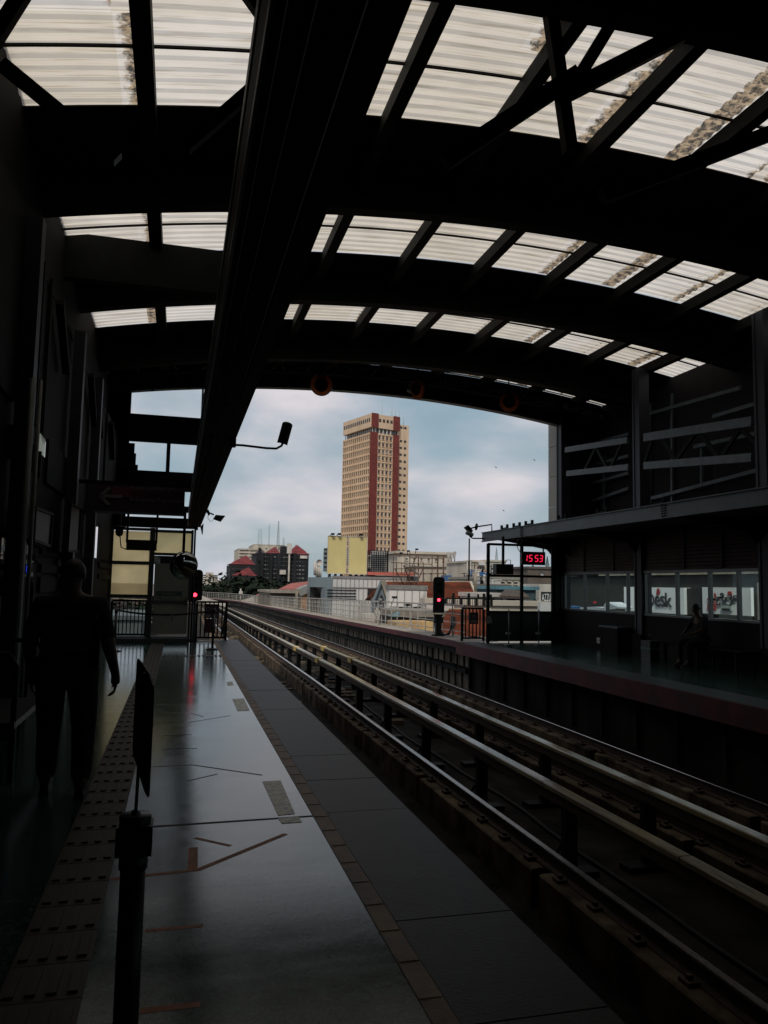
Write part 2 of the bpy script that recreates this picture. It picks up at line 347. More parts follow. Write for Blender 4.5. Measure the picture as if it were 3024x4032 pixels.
# ------------------------------------------------------------------ ground and platforms
g = MB(); g.quad((-2500,-800,-11.5),(2500,-800,-11.5),(2500,4000,-11.5),(-2500,4000,-11.5)); struct(g.build('ground', groundm))
p = MB(); p.box((XL-.3,-8,-.25),(.97,21.25,0)); p.box((XL-.3,-8,-1.6),(1.2,21.25,-.25), 1); struct(p.build('platform', [gran, concd]))
p = MB(); p.box((.97,-8,-.2),(1.07,22.3,.004)); 
for i in range(-20, 74): p.box((.975, i*.3, .004), (1.065, i*.3+.012, .007))
struct(p.build('platform_edge_tiles', tanm))
p = MB()
y = -8.0
while y < 22.3:
    p.box((1.074, y, -.22), (1.67, min(y+.893, 22.3), .001+random.random()*.003)); y += .9
p.box((1.2, -8, -.26), (1.62, 22.3, -.22), 1)
struct(p.build('platform_edge', [darkgran, concd]))
p = MB()   # tactile paving
p.box((-.60,-8,.0005),(-.29,21.2,.006))
for i in range(-20, 70):
    for j in range(4):
        cx_ = -.60+.0388+j*.0775; y0 = i*.3+.03
        p.box((cx_-.019, y0+.01, .006), (cx_+.019, y0+.22, .016))
for i in range(-20, 70): p.box((-.60, i*.3, .006), (-.29, i*.3+.005, .0075))
for i in range(14):
    p.box((-.25+i*.09, 17.2, .0005), (-.25+i*.09+.05, 17.55, .008))
struct(p.build('tactile_paving', tactm))
p = MB(); p.prism([atZ(590,3253,0), atZ(1303,3206,0), atZ(1303,3211,0), atZ(590,3259,0)], (0,0,.0015)); struct(p.build('expansion_joint', rubber))
# opposite platform
p = MB(); p.box((8.6,-8,-.25),(XR+.6,21.4,0)); p.box((8.3,-8,-1.6),(XR+.6,21.4,-.25), 1)
struct(p.build('platform', [gran, concd]))
p = MB(); p.box((7.95,-8,-.03),(8.6,21.4,.004), 0); p.box((7.90,-8,-.34),(7.95,21.4,-.0), 1)
y = 21.2
while y > -8: p.box((8.22, y, -1.3), (8.3, y-.08, -.36), 2); y -= 1.2
p.box((7.97,-8,-.3),(8.3,21.38,-.03), 2)
struct(p.build('platform_edge', [darkgran, redband, concd]))
# track bed and approach: follows a path that falls away and then swings left
def path(s):
    if s <= 22: return Vector((0, s, 0)), Vector((1, 0, 0))
    if s <= 112:
        d = s-22; return Vector((.012*d + .00002*d*d, s, -.013*d)), Vector((1, 0, 0))
    R0 = 62; a = (s-112)/R0; c0 = Vector((.012*90+.00002*8100, 112, -1.17))
    return c0 + Vector((-R0*(1-math.cos(a)), R0*math.sin(a), .0*a)), Vector((math.cos(a), math.sin(a), 0))
def P(s, x, z):
    c, n = path(s); return c + n*(x if s > 112 else x) + Vector((0, 0, z))
SS = [-8, 4, 10, 16, 22] + [22+3*i for i in range(1, 31)] + [112+4*i for i in range(1, 18)]
def sweep(mb, prof, ss, mi=0, close=True):
    n = len(prof); vs = []
    for s_ in ss:
        for x, z in prof: vs.append(P(s_, x, z))
    fs = []
    for i in range(len(ss)-1):
        for k in range(n if close else n-1):
            fs.append((i*n+k, i*n+(k+1)%n, (i+1)*n+(k+1)%n, (i+1)*n+k))
    if close: fs += [tuple(range(n)), tuple((len(ss)-1)*n+k for k in range(n))]
    mb.add(vs, fs, mi)
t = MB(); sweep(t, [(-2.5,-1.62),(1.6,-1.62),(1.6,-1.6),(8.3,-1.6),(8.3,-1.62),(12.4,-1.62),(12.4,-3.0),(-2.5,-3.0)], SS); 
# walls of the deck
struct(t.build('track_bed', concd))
# viaduct piers hold the deck
for s_ in (-4, 24, 52, 80, 108):
    c = P(s_, XC, 0); b = MB(); b.lathe([(1.1, -11.5), (1.1, c.z-4.6), (3.6, c.z-3.2), (3.6, c.z-3.0)], (c.x, c.y, 0), n=20)
    o = b.build('viaduct_pier', concd); o['kind'] = 'structure'
# plinths (segments under each rail)
RX = [2.33, 3.77, 5.85, 7.29]
for ri, rx in enumerate(RX):
    t = MB(); s_ = -6 + ri*.7; k = 0
    while s_ < 150:
        ln = 3.4 + random.random()*.8; ss = [s_, s_+ln*.5, s_+ln]
        wid = .21; h = -1.23 + (random.random()-.5)*.03
        sweep(t, [(rx-wid,-1.6),(rx-wid,h),(rx-wid+.02,h+.015),(rx+wid-.02,h+.015),(rx+wid,h),(rx+wid,-1.6)], ss); s_ += ln+.18; k += 1
    s2 = -6.0
    while s2 < 70:
        a = P(s2, rx, -1.2)
        for sg in (-1, 1): t.box((a.x+sg*.05, a.y-.06, a.z-.02), (a.x+sg*.15, a.y+.06, a.z+.025), 1); t.box((a.x+sg*.10-.02, a.y-.02, a.z+.02), (a.x+sg*.10+.02, a.y+.02, a.z+.06), 1)
        s2 += .65
    struct(t.build('track_plinth', [conc, rails]))
# side ledge with drains between plinth and platform
t = MB(); sweep(t, [(1.66,-1.6),(1.66,-1.42),(1.9,-1.42),(1.9,-1.6)], [22+3*i for i in range(0, 31)])
s_ = 24
while s_ < 110: sweep(t, [(1.9,-1.35),(1.9,-1.28),(2.1,-1.28),(2.1,-1.35)], [s_, s_+.25]); s_ += 4.3
struct(t.build('cable_ledge', conc))
for x_, lab in ((4.85, 'thin black cable lying between the two power rails'), (2.75, 'thin black cable lying between the near track rails')):
    pts = [P(s_, x_+.05*math.sin(s_*.7)+.03*math.sin(s_*1.9), -1.57) for s_ in [i*.8 for i in range(-8, 95)]]
    o = MB().tube(pts, .022, 6).build('track_cable', rubber); o['label'] = lab; o['category'] = 'cable'
# rubble / sleepers-like slabs between tracks
t = MB()
for i in range(150):
    s_ = 16 + random.random()**.8*60; x = random.choice([3.05, 4.55, 4.9, 6.5]) + random.uniform(-.3, .3)
    a = P(s_, x, -1.595); w = random.uniform(.12, .4); l = random.uniform(.15, .5)
    t.prism([(a.x-w, a.y-l*.5, a.z), (a.x+w*.8, a.y-l*.6, a.z), (a.x+w, a.y+l*.4, a.z), (a.x-w*.7, a.y+l*.5, a.z)], (0, 0, random.uniform(.03, .14)))
o = t.build('loose_track_slabs', conc); o['kind'] = 'stuff'; o['label'] = 'pale broken concrete slabs lying between the tracks'; o['category'] = 'rubble'
# running rails
rl = ['steel running rail nearest the near platform', 'bright steel rail left of the pale covers', 'steel rail right of the pale covers', 'steel running rail nearest the far platform']
for ri, rx in enumerate(RX):
    t = MB(); r = rx
    sweep(t, [(r-.065,-1.215),(r+.065,-1.215),(r+.065,-1.195),(r+.012,-1.18),(r+.012,-1.09),(r+.034,-1.08),(r+.034,-1.055),(r+.028,-1.048),(r-.028,-1.048),(r-.034,-1.055),(r-.034,-1.08),(r-.012,-1.09),(r-.012,-1.18),(r-.065,-1.195)], SS)
    o = t.build('running_rail', [railm, rails]);
    for pl in o.data.polygons:
        if max(o.data.vertices[i].co.z - (path(o.data.vertices[i].co.y)[0].z if o.data.vertices[i].co.y < 112 else -1.17) for i in pl.vertices) < -1.06: pl.material_index = 1
    o['label'] = rl[ri]; o['category'] = 'rail'; o['group'] = 'running rails'
# conductor rails
for ci, (cx0, lab) in enumerate(((4.34, 'cream covered power rail, nearer of the two'), (5.40, 'cream covered power rail, farther of the two'))):
    th = thing('conductor_rail', lab, 'power rail', (cx0, 0, -1.6), 'covered power rails')
    sg = 1 if ci == 0 else -1
    c = MB(); s_ = -7.0; j = MB(); k = 0
    while s_ < 172:
        ln = 2.6; n_ = 3 if s_ < 110 else 4
        ss = [s_+ln*i/n_ for i in range(n_+1)]; ss[-1] -= .02
        sweep(c, [(cx0-.066,-.735),(cx0-.066,-.69),(cx0-.056,-.678),(cx0+.056,-.678),(cx0+.066,-.69),(cx0+.066,-.735),(cx0+.056,-.735),(cx0+.05,-.70),(cx0-.05,-.70),(cx0-.056,-.735)], ss)
        if k % 2 == 0 and s_ < 60 and (19 < s_ < 33):
            j = MB(); sweep(j, [(cx0-.09,-.82),(cx0-.09,-.667),(cx0+.09,-.667),(cx0+.09,-.82)], [s_-.25, s_+.25]); j.build('joint_cover', yellowc, th)
        s_ += ln; k += 1
    c.build('cover', cover, th)
    b = MB(); sweep(b, [(cx0-.04,-.86),(cx0-.04,-.705),(cx0+.04,-.705),(cx0+.04,-.86)], SS); b.build('contact_bar', rails, th)
    s_ = -4.5; nb = 0
    while s_ < 112:
        b = MB(); a = P(s_, cx0, -1.6)
        b.box((a.x-.05*sg, a.y-.05, a.z), (a.x+.10*sg, a.y+.05, a.z+.76))
        b.box((a.x-.34, a.y-.11, a.z), (a.x+.34, a.y+.11, a.z+.07))
        b.tube([a+Vector((-.06*sg-.02,0,.35)), a+Vector((-.16*sg,0,.22)), a+Vector((-.34*sg,0,.2))], .025, 6)
        b.build('support_bracket', steel, th); s_ += 2.6 if s_ > 4 else 4.2; nb += 1

# ------------------------------------------------------------------ roof
def zr(x): return 7.9 - (.0145 if x < 5.5 else .0127)*(x-5.5)**2
def zc(x): return 7.17 - .0128*(x-4.8)**2
roof = thing('station_roof', 'dark arched station roof with rows of translucent corrugated skylights', 'roof', (5, 8, 0))
STR = [(7.15, 9.33), (11.45, 13.68), (15.3, 17.5), (20.75, 21.03)]
XS = [-2.1 + .35*i for i in range(43)]       # to 12.6
def roofpatch(y0, y1, dz=0, th=.02):
    b = MB(); vs = []
    for x in XS:
        vs += [(x, y0, zr(x)+dz), (x, y1, zr(x)+dz), (x, y0, zr(x)+dz+th), (x, y1, zr(x)+dz+th)]
    n = len(XS); fs = []
    for i in range(n-1):
        a = i*4; b_ = a+4
        fs += [(a, a+1, b_+1, b_), (a+2, b_+2, b_+3, a+3), (a, b_, b_+2, a+2), (a+1, a+3, b_+3, b_+1)]
    fs += [(0, 2, 3, 1), ((n-1)*4, (n-1)*4+1, (n-1)*4+3, (n-1)*4+2)]
    b.add(vs, fs); return b
prev = -10.0
for (a, b_) in STR + [(21.7, 21.7)]:
    roofpatch(prev, a).build('roof_sheet', roofm, roof); prev = b_
PUR = [-2.1, -.6, .9, 2.4, 3.9, 5.4, 6.95, 8.5, 10.05, 11.5, 12.6]
for (y0, y1) in STR:
    for i in range(len(PUR)-1):
        xa, xb = PUR[i], PUR[i+1]
        b = MB(); nx = 4; prof = []
        y = y0-.06; pit = .2
        while y < y1+.06:
            for dy, dz in ((0, 0), (.055, 0), (.095, .024), (.155, .024)):
                if y+dy < y1+.06: prof.append((y+dy, dz))
            y += pit
        vs = []; n = len(prof)
        for k in range(nx+1):
            x = xa + (xb-xa)*k/nx
            for (yy, dz) in prof: vs.append((x, yy, zr(x)+.025+dz))
        fs = [(k*n+j, k*n+j+1, (k+1)*n+j+1, (k+1)*n+j) for k in range(nx) for j in range(n-1)]
        b.add(vs, fs); b.build('skylight_panel', trans_roof, roof)
    ym = (y0+y1)/2
    b = MB()                                      # lap joint across the middle
    for k in range(len(XS)-1): b.bar((XS[k], ym, zr(XS[k])+.0), (XS[k+1], ym, zr(XS[k+1])+.0), .025, .03)
    b.build('lap_joint', roofm, roof)
for x in PUR[1:-1]:
    b = MB(); w = .085 if x > 0 else .10
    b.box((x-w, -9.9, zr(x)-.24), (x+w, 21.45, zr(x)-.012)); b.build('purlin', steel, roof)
def arc_beam(y0, y1, zt, zb, xs=XS):
    b = MB(); vs = []
    for x in xs: vs += [(x, y0, zb(x)), (x, y1, zb(x)), (x, y0, zt(x)), (x, y1, zt(x))]
    n = len(xs); fs = []
    for i in range(n-1):
        a = i*4; c = a+4; fs += [(a, a+1, c+1, c), (a+2, c+2, c+3, a+3), (a, c, c+2, a+2), (a+1, a+3, c+3, c+1)]
    fs += [(0, 2, 3, 1), ((n-1)*4, (n-1)*4+1, (n-1)*4+3, (n-1)*4+2)]
    b.add(vs, fs); return b
for yy, hb in ((6.5, .5), (11.0, .5), (14.95, .5), (18.8, .6)):
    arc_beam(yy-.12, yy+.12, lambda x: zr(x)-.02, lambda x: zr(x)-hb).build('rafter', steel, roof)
# end fascia and a lattice behind it
arc_beam(21.35, 21.5, lambda x: zr(x)-.0, lambda x: zc(x)+.06).build('end_fascia', roofm, roof)
arc_beam(21.3, 21.55, lambda x: zc(x)+.12, lambda x: zc(x)).build('end_chord', steelblue, roof)
arc_beam(20.6, 20.75, lambda x: zc(x)+.62, lambda x: zc(x)+.5).build('inner_chord', steelblue, roof)
b = MB()
for i in range(14):
    x = -1.4 + i*.95; b.bar((x, 20.7, zc(x)+.55), (x+.48, 21.4, zc(x)+.08), .07); b.bar((x+.48, 21.4, zc(x)+.08), (x+.95, 20.7, zc(x)+.55), .07)
b.build('end_lattice', steel, roof)
b = arc_beam(20.75, 21.35, lambda x: zc(x)+.34, lambda x: zc(x)+.30)
b.build('soffit_sheet', roofm, roof)
# knee braces under the nearest skylight
for p0, p1, w in (((1185,0),(1232,330),.13), ((1225,200),(1470,75),.17), ((1248,160),(960,350),.16), ((1300,425),(1700,275),.15), ((1260,150),(1370,-30),.12)):
    a = atY(p0[0]*1.8228, p0[1]*1.8228, 6.55); c = atY(p1[0]*1.8228, p1[1]*1.8228, 6.55)
    MB().bar(a, c, w, .1, upv=(0, 1, 0)).build('knee_brace', steel, roof)
for p0, p1, w in (((5,140),(255,345),.11), ((560,180),(400,320),.11), ((575,45),(500,-60),.11), ((-25,105),(60,-30),.12)):
    a = atY(p0[0]*1.8228, p0[1]*1.8228, 7.0); c = atY(p1[0]*1.8228, p1[1]*1.8228, 7.0)
    MB().bar(a, c, w, .1, upv=(0, 1, 0)).build('knee_brace', steelblue if p0[0] == 5 else steel, roof)
# long dark service duct hiding the lower left of the second skylight row
b = MB(); b.bar(atY(200, 1002, 13.0), atY(880, 1082, 13.0), .2, .75); b.build('tie_beam', steel, roof)

# unseen wall added behind the camera to shut out sun and daylight
b = MB(); b.box((-2.1,-10.1,-3),(12.6,-9.9,8)); o = b.build('light_blocking_wall', plastd); o['label'] = 'dark wall added behind the viewer to keep daylight out of the station'; o['category'] = 'wall'

# ------------------------------------------------------------------ left service beam (platform canopy)
ts = thing('service_beam', 'long dark service beam hanging over the near platform', 'beam', (.3, 8, 3.05))
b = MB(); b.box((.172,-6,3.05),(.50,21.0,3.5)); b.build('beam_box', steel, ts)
b = MB(); b.box((.166,-6,3.42),(.172,21.0,3.5)); b.box((.160,-6,3.05),(.172,21.0,3.09)); b.build('side_flange', steelblue, ts)
for x in (.21, .28, .40):
    b = MB(); b.tube([(x,-6,3.035),(x,20.9,3.035)], .012, 6); b.build('cable_conduit', roofm if x != .40 else plast, ts)
for y in [1.9+1.45*i for i in range(14)]:
    b = MB(); b.box((.22, y, 3.041), (.33, y+.5, 3.05)); b.build('vent_grille', roofm, ts)
for y in (2.3, 6.75, 11.0, 15, 18.8):
    b = MB(); b.tube([(.45, y, 3.49), (.85, y, zr(.85)-.1)], .035, 8); b.build('hanger_rod', steel, ts)
b = MB(); b.prism([(.5,20.6,3.05),(.5,21.0,3.05),(.55,21.05,2.86),(.56,21.05,3.12),(.56,20.6,3.12)], (.02,0,0)); b.build('end_plate', steel, ts)

# ------------------------------------------------------------------ right wall
rw = thing('station_wall', 'dark station wall with louvres and a band of windows behind far platform', 'wall', (XR, 12, 0))
COLY = [4.3, 8.6, 12.9, 17.25, 21.4]
for y in COLY:
    b = MB(); b.box((XR-.02, y-.24, 0), (XR+.28, y-.02, 7.3)); b.box((XR-.04, y-.02, 0), (XR+.22, y+.04, 7.3)); b.build('column', mat('column_blue_paint', (.016,.018,.030), .55, var=.2, scale=4), rw)
    b = MB(); b.box((XR-.09, y-.3, 0), (XR+.0, y+.1, .5)); b.build('column_base', concd, rw)
b = MB(); b.box((XR+.06,-8,0),(XR+.2,21.35,.98)); b.build('dado_wall', plast, rw)
b = MB(); b.box((XR+.03,-8,.98),(XR+.16,21.3,1.03)); b.box((XR+.03,-8,2.03),(XR+.16,21.3,2.09)); b.build('window_rail', alu, rw)
bays = [(17.31, 21.14, [17.75, 18.75, 19.95]), (12.96, 16.99, [13.65, 14.55, 15.7]), (8.7, 12.6, [9.7, 10.7, 11.7]), (-7.9, 4.0, [-5,-2,1])]
for y0, y1, ms in bays:
    ys = [y0]+ms+[y1]
    for k in range(len(ys)-1):
        f = MB(); f.box((XR+.05, ys[k], 1.03), (XR+.12, ys[k]+.04, 2.03)); f.box((XR+.05, ys[k+1]-.04, 1.03), (XR+.12, ys[k+1], 2.03))
        fo = f.build('window', alu, rw)
        g = MB(); g.box((XR+.08, ys[k]+.04, 1.03), (XR+.086, ys[k+1]-.04, 2.03)); q = g.build('pane', glassd, fo); q.location = (0, 0, 0)
# louvre panels
for y0, y1 in ((17.31,18.4),(18.45,19.95),(20.0,21.14),(12.96,14.1),(14.15,15.4),(15.45,16.99),(8.7,12.6),(-7.9,8.3)):
    b = MB(); z = 2.1
    while z < 3.02:
        b.add([(XR+.06,y0,z),(XR+.06,y1,z),(XR+.13,y1,z+.075),(XR+.13,y0,z+.075),(XR+.14,y0,z+.075),(XR+.14,y1,z+.075),(XR+.07,y1,z),(XR+.07,y0,z)], [(0,1,2,3),(4,5,6,7),(3,2,5,4),(0,7,6,1)]); z += .085
    b.box((XR+.05, y0-.03, 2.09), (XR+.15, y0, 3.05)); b.box((XR+.15,y0,2.09),(XR+.17,y1,3.1)); b.build('louvre_panel', louvrem, rw)
b = MB(); b.box((XR+.175,-8,2.06),(XR+.19,21.3,3.25)); b.build('louvre_backing', plastd, rw)
# upper cladding, with thin gaps of daylight
XO = 12.45
g1 = atX(2367, 1800, XO).y; g2 = atX(2816, 1800, XO).y
for i, (a, c) in enumerate([(-8, g2-.02), (g2+.02, g2+3.6), (g2+3.61, g1-.02), (g1+.02, 21.36)]):
    b = MB(); b.box((XO, a, 3.15), (XO+.05, c, zr(XO)-.03)); b.build('cladding_sheet', plast, rw)
b = MB(); b.box((XR+.20,21.3,2.0),(XO+.05,21.36,7.3)); b.box((XR+.19,-8,3.1),(XO+.05,21.3,3.16)); b.build('end_cladding', plast, rw)
for k in range(4):
    z0 = 3.2+k*.95
    b = MB(); b.box((XR+.0, 21.42, z0), (XR+.05, 22.05, min(z0+.935, 6.85))); b.build('pale_end_panel', pierm, rw)
b = MB(); b.box((XR+.05,21.42,3.2),(XR+.4,21.5,6.95)); b.build('end_column', steel, rw)
def seg3(p0, p1, x, w, name, m_=steelblue):
    a = atX(p0[0]*1.8228, p0[1]*1.8228, x); c = atX(p1[0]*1.8228, p1[1]*1.8228, x)
    MB().bar(a, c, .06, w, upv=(0,0,1)).build(name, m_, rw)
seg3((1222,972),(1356,951), XR, .16, 'lattice_chord'); seg3((1225,1023),(1358,1009), XR, .16, 'lattice_chord')
seg3((1392,945),(1625,910), XR, .20, 'lattice_chord'); seg3((1392,1006),(1625,988), XR, .18, 'lattice_chord')
dm = steel
for p0, p1 in (((1262,1020),(1288,966)),((1288,966),(1316,1018)),((1316,1018),(1345,956)),((1392,1004),(1412,944)),((1425,940),(1460,996)),((1460,996),(1505,932)),((1510,932),(1555,992)),((1555,992),(1600,925)),((1600,925),(1640,965))):
    seg3(p0, p1, XR+.05, .09, 'lattice_web', dm)
for p0, p1, x in (((1225,1060),(1358,1022),XO-.15),((1240,1096),(1358,1055),XO-.15),((1235,1015),(1358,985),XO-.15),((1395,896),(1600,838),XO-.15),((1395,1080),(1640,1015),XO-.15),((1500,965),(1640,935),XO-.15),((1540,900),(1640,870),XO-.15),((1300,952),(1358,938),XO-.15)):
    seg3(p0, p1, x, .09, 'cladding_rail')
for u, v0, v1, x in ((1306,1100,985,XO-.1),(1516,1055,965,XO-.1),(1404,1110,870,XO-.05),(1240,1110,915,XO-.05),(1452,1090,850,XO-.05)):
    seg3((u, v0), (u, v1), x, .06, 'cladding_post')

# ------------------------------------------------------------------ right canopy
XCf = 9.1
rc = thing('platform_canopy', 'flat steel canopy with blue grey edge beam above far platform', 'canopy', (XCf, 15, 3.0))
b = MB()
for y0, y1 in ((-8, 4.0), (4.02, 13.0), (13.02, 19.45), (19.47, 22.35)):
    b.box((XCf-.02, y0, 3.0), (XCf, y1, 3.30)); b.box((XCf-.06, y0, 3.0), (XCf, y1, 3.02)); b.box((XCf-.06, y0, 3.28), (XCf, y1, 3.30))
b.build('edge_beam', canopyp, rc)
b = MB()
for y in (13.01, 19.46):
    for dz in (.05, .1, .15, .2, .25): b.box((XCf-.045, y-.07, 3.0+dz-.012), (XCf-.02, y-.045, 3.0+dz+.012)); b.box((XCf-.045, y+.045, 3.0+dz-.012), (XCf-.02, y+.07, 3.0+dz+.012))
b.build('splice_bolts', steel, rc)
b = MB(); b.box((XCf,-8,3.06),(XR+.18,22.0,3.2)); b.build('deck', steel, rc)
for y in (21.6, 20.6, 17.2, 12.9, 8.6):
    b = MB(); b.prism([(XCf+.1,y,3.06),(XR,y,3.06),(XR,y,2.55),(XR-.25,y,2.8),(XCf+.8,y,2.96)], (0,.1,0)); b.build('canopy_bracket', steel, rc)
for y in (20.75, 19.9, 19.1, 17.2, 15.3, 13.2):
    b = MB(); b.box((XCf+.1, y, 3.2), (XCf+.16, y+.06, 3.45)); b.box((XCf+.1, y+.4, 3.2), (XCf+.16, y+.46, 3.45)); b.box((XCf+.11, y+.06, 3.33), (XCf+.15, y+.4, 3.37)); b.build('roof_bracket', steel, rc)
b = MB(); b.tube([(XCf+.2,4,3.32),(XCf+.2,20.2,3.32)], .035, 6); b.box((XCf+.35,4,3.2),(XCf+.6,20.1,3.3)); b.build('cable_tray', steel, rc)

# ------------------------------------------------------------------ glass screen at the end of the far platform
gs = thing('glass_screen', 'dark framed glass screen closing the end of far platform', 'screen', (9.9, 21.3, 0))
def U(u, v): return (u*1.8228, v*1.8228)
b = MB()
for x in (8.85, 9.93, 10.95): b.box((x-.04, 21.25, 0), (x+.04, 21.33, 2.9))
b.box((8.85,21.26,2.85),(10.95,21.32,2.92)); b.box((8.85,21.26,1.92),(10.95,21.32,1.99)); b.box((8.85,21.26,.84),(10.95,21.32,.92))
b.build('frame', steel, gs)
for x0, x1 in ((8.89, 9.89), (9.97, 10.91)):
    for z0, z1 in ((.92, 1.92), (1.99, 2.85)):
        b = MB(); b.box((x0, 21.285, z0), (x1, 21.291, z1)); b.build('pane', glass, gs)
b = MB(); b.box((8.89,21.28,.03),(10.91,21.31,.84)); b.build('lower_panel', black, gs)
b = MB(); b.box((10.99,21.2,0),(XR+.3,21.35,3.0)); b.build('side_panel', steel, gs)
for x in (8.98, 9.9):
    pt = thing('barrier_post', 'slim steel post %s before the glass screen' % ('left' if x < 9.5 else 'right'), 'post', (x+.05, 20.2, 0), 'slim posts before the glass screen')
    b = MB(); b.tube([(x+.05,20.2,0),(x+.05,20.2,1.0)], .018, 8); b.lathe([(0,0),(.13,0),(.13,.02),(0,.03)], (x+.05,20.2,0), n=14); b.build('post', alu, pt)
    b = MB(); b.box((x-.03,20.17,.30),(x+.1,20.23,.36)); b.build('clip', greyh, pt)

# clock
ck = thing('station_clock', 'hanging digital clock showing 15 53 in red', 'clock', (9.3, 19.5, 2.3))
ps = [atY(*U(1127,1191), 19.3), atY(*U(1178,1193), 19.3), atY(*U(1178,1221), 19.3)]
x0, x1, z1, z0 = ps[0].x, ps[1].x, ps[0].z, ps[2].z
b = MB(); b.box((x0, 19.3, z0), (x1, 19.42, z1)); b.build('housing', black, ck)
for x in (x0+.03, x1-.03): b = MB(); b.box((x-.015, 19.35, z1), (x+.015, 19.38, 3.05)); b.build('hanger', steel, ck)
b = MB(); b.tube([(x0,19.36,z1-.05),(x0-.10,19.36,z1+.1),(x0-.12,19.36,z1+.25),(x0-.05,19.36,2.95)], .01, 6); b.build('cable', black, ck)
SEGS = {'1': 'bc', '5': 'acdfg', '3': 'abcdg'}
h = (z1-z0)*.46; w = (x1-x0)*.12; dx = [x0+(x1-x0)*q for q in (.09, .30, .55, .74)]; zc0 = (z0+z1)/2
for ch, xx in zip('1553', dx):
    m_ = MB(); tk = h*.13; yy = 19.29
    sl = .12
    def sb(ax, az, bx, bz): m_.bar((xx+ax*w+az*h*sl, yy, zc0-h/2+az*h), (xx+bx*w+bz*h*sl, yy, zc0-h/2+bz*h), tk, .02, upv=(0,1,0)) if False else m_.prism([(xx+ax*w+az*h*sl-(tk/2 if ax==bx else 0), yy, zc0-h/2+az*h-(tk/2 if az==bz else 0)), (xx+bx*w+bz*h*sl-(tk/2 if ax==bx else 0), yy, zc0-h/2+bz*h-(tk/2 if az==bz else 0)), (xx+bx*w+bz*h*sl+(tk/2 if ax==bx else 0), yy, zc0-h/2+bz*h+(tk/2 if az==bz else 0)), (xx+ax*w+az*h*sl+(tk/2 if ax==bx else 0), yy, zc0-h/2+az*h+(tk/2 if az==bz else 0))], (0, .012, 0))
    for s_ in SEGS[ch]:
        {'a': lambda: sb(.08,1,.92,1), 'b': lambda: sb(1,.55,1,.97), 'c': lambda: sb(1,.03,1,.45), 'd': lambda: sb(.08,0,.92,0), 'e': lambda: sb(0,.03,0,.45), 'f': lambda: sb(0,.55,0,.97), 'g': lambda: sb(.08,.5,.92,.5)}[s_]()
    m_.build('digit', reddig, ck)
# hanging monitor, far platform
mo = thing('hanging_monitor', 'black monitor on a ceiling pole left of red clock', 'monitor', (9.2, 20.2, 2))
a = atY(*U(1069,1218), 20.2); c = atY(*U(1106,1241), 20.2)
b = MB(); b.box((a.x, 20.1, c.z), (c.x, 20.35, a.z)); b.build('housing', black, mo)
b = MB(); b.box(((a.x+c.x)/2-.03, 20.2, a.z), ((a.x+c.x)/2+.03, 20.26, 3.05)); b.build('pole', steel, mo)
b = MB(); b.tube([((a.x+c.x)/2+.05,20.2,a.z+.02),((a.x+c.x)/2+.1,20.2,a.z+.12),((a.x+c.x)/2+.22,20.2,a.z+.12),((a.x+c.x)/2+.22,20.2,a.z)], .01, 6); b.build('cable', black, mo)

# ------------------------------------------------------------------ gate and signs at the end of the far platform
def railing(name, label, x0, x1, y, z0, h, n, m_=steel, tk=.045, lab_cat='railing', grp=None):
    th = thing(name, label, lab_cat, ((x0+x1)/2, y, z0), grp)
    b = MB(); b.box((x0,y-.025,z0+h-.05),(x1,y+.025,z0+h)); b.build('top_rail', m_, th)
    b = MB(); b.box((x0,y-.02,z0+.06),(x1,y+.02,z0+.11)); b.build('bottom_rail', m_, th)
    for x in (x0, x1):
        b = MB(); b.box((x-.03,y-.03,z0),(x+.03,y+.03,z0+h-.05)); b.build('post', m_, th)
    for i in range(1, n):
        x = x0+(x1-x0)*i/n; b = MB(); b.box((x-tk/2,y-tk/2,z0+.11),(x+tk/2,y+tk/2,z0+h-.05)); b.build('picket', m_, th)
    return th
gt = railing('platform_gate', 'dark barred gate with small notice at far platform end', 8.12, 8.80, 21.5, .02, .98, 6, tk=.03, lab_cat='gate')
b = MB(); b.box((8.34,21.42,.52),(8.60,21.46,.86)); b.build('notice', signd, gt)
b = MB(); b.lathe([(.055,0),(.05,.012),(.035,.012),(.03,0)], (8.47,21.415,.74), (0,-1,0), 14); b.box((8.37,21.412,.56),(8.57,21.419,.64)); b.build('notice_symbol', signtxt, gt)
nb = thing('tilted_notice', 'small grey notice tilted on glass screen corner post', 'notice', (8.78, 21.2, .7))
b = MB(); b.prism([(8.72,21.2,.72),(8.88,21.15,.78),(8.93,21.15,.58),(8.78,21.2,.52)], (0,.015,0)); b.build('plate', greyh, nb)

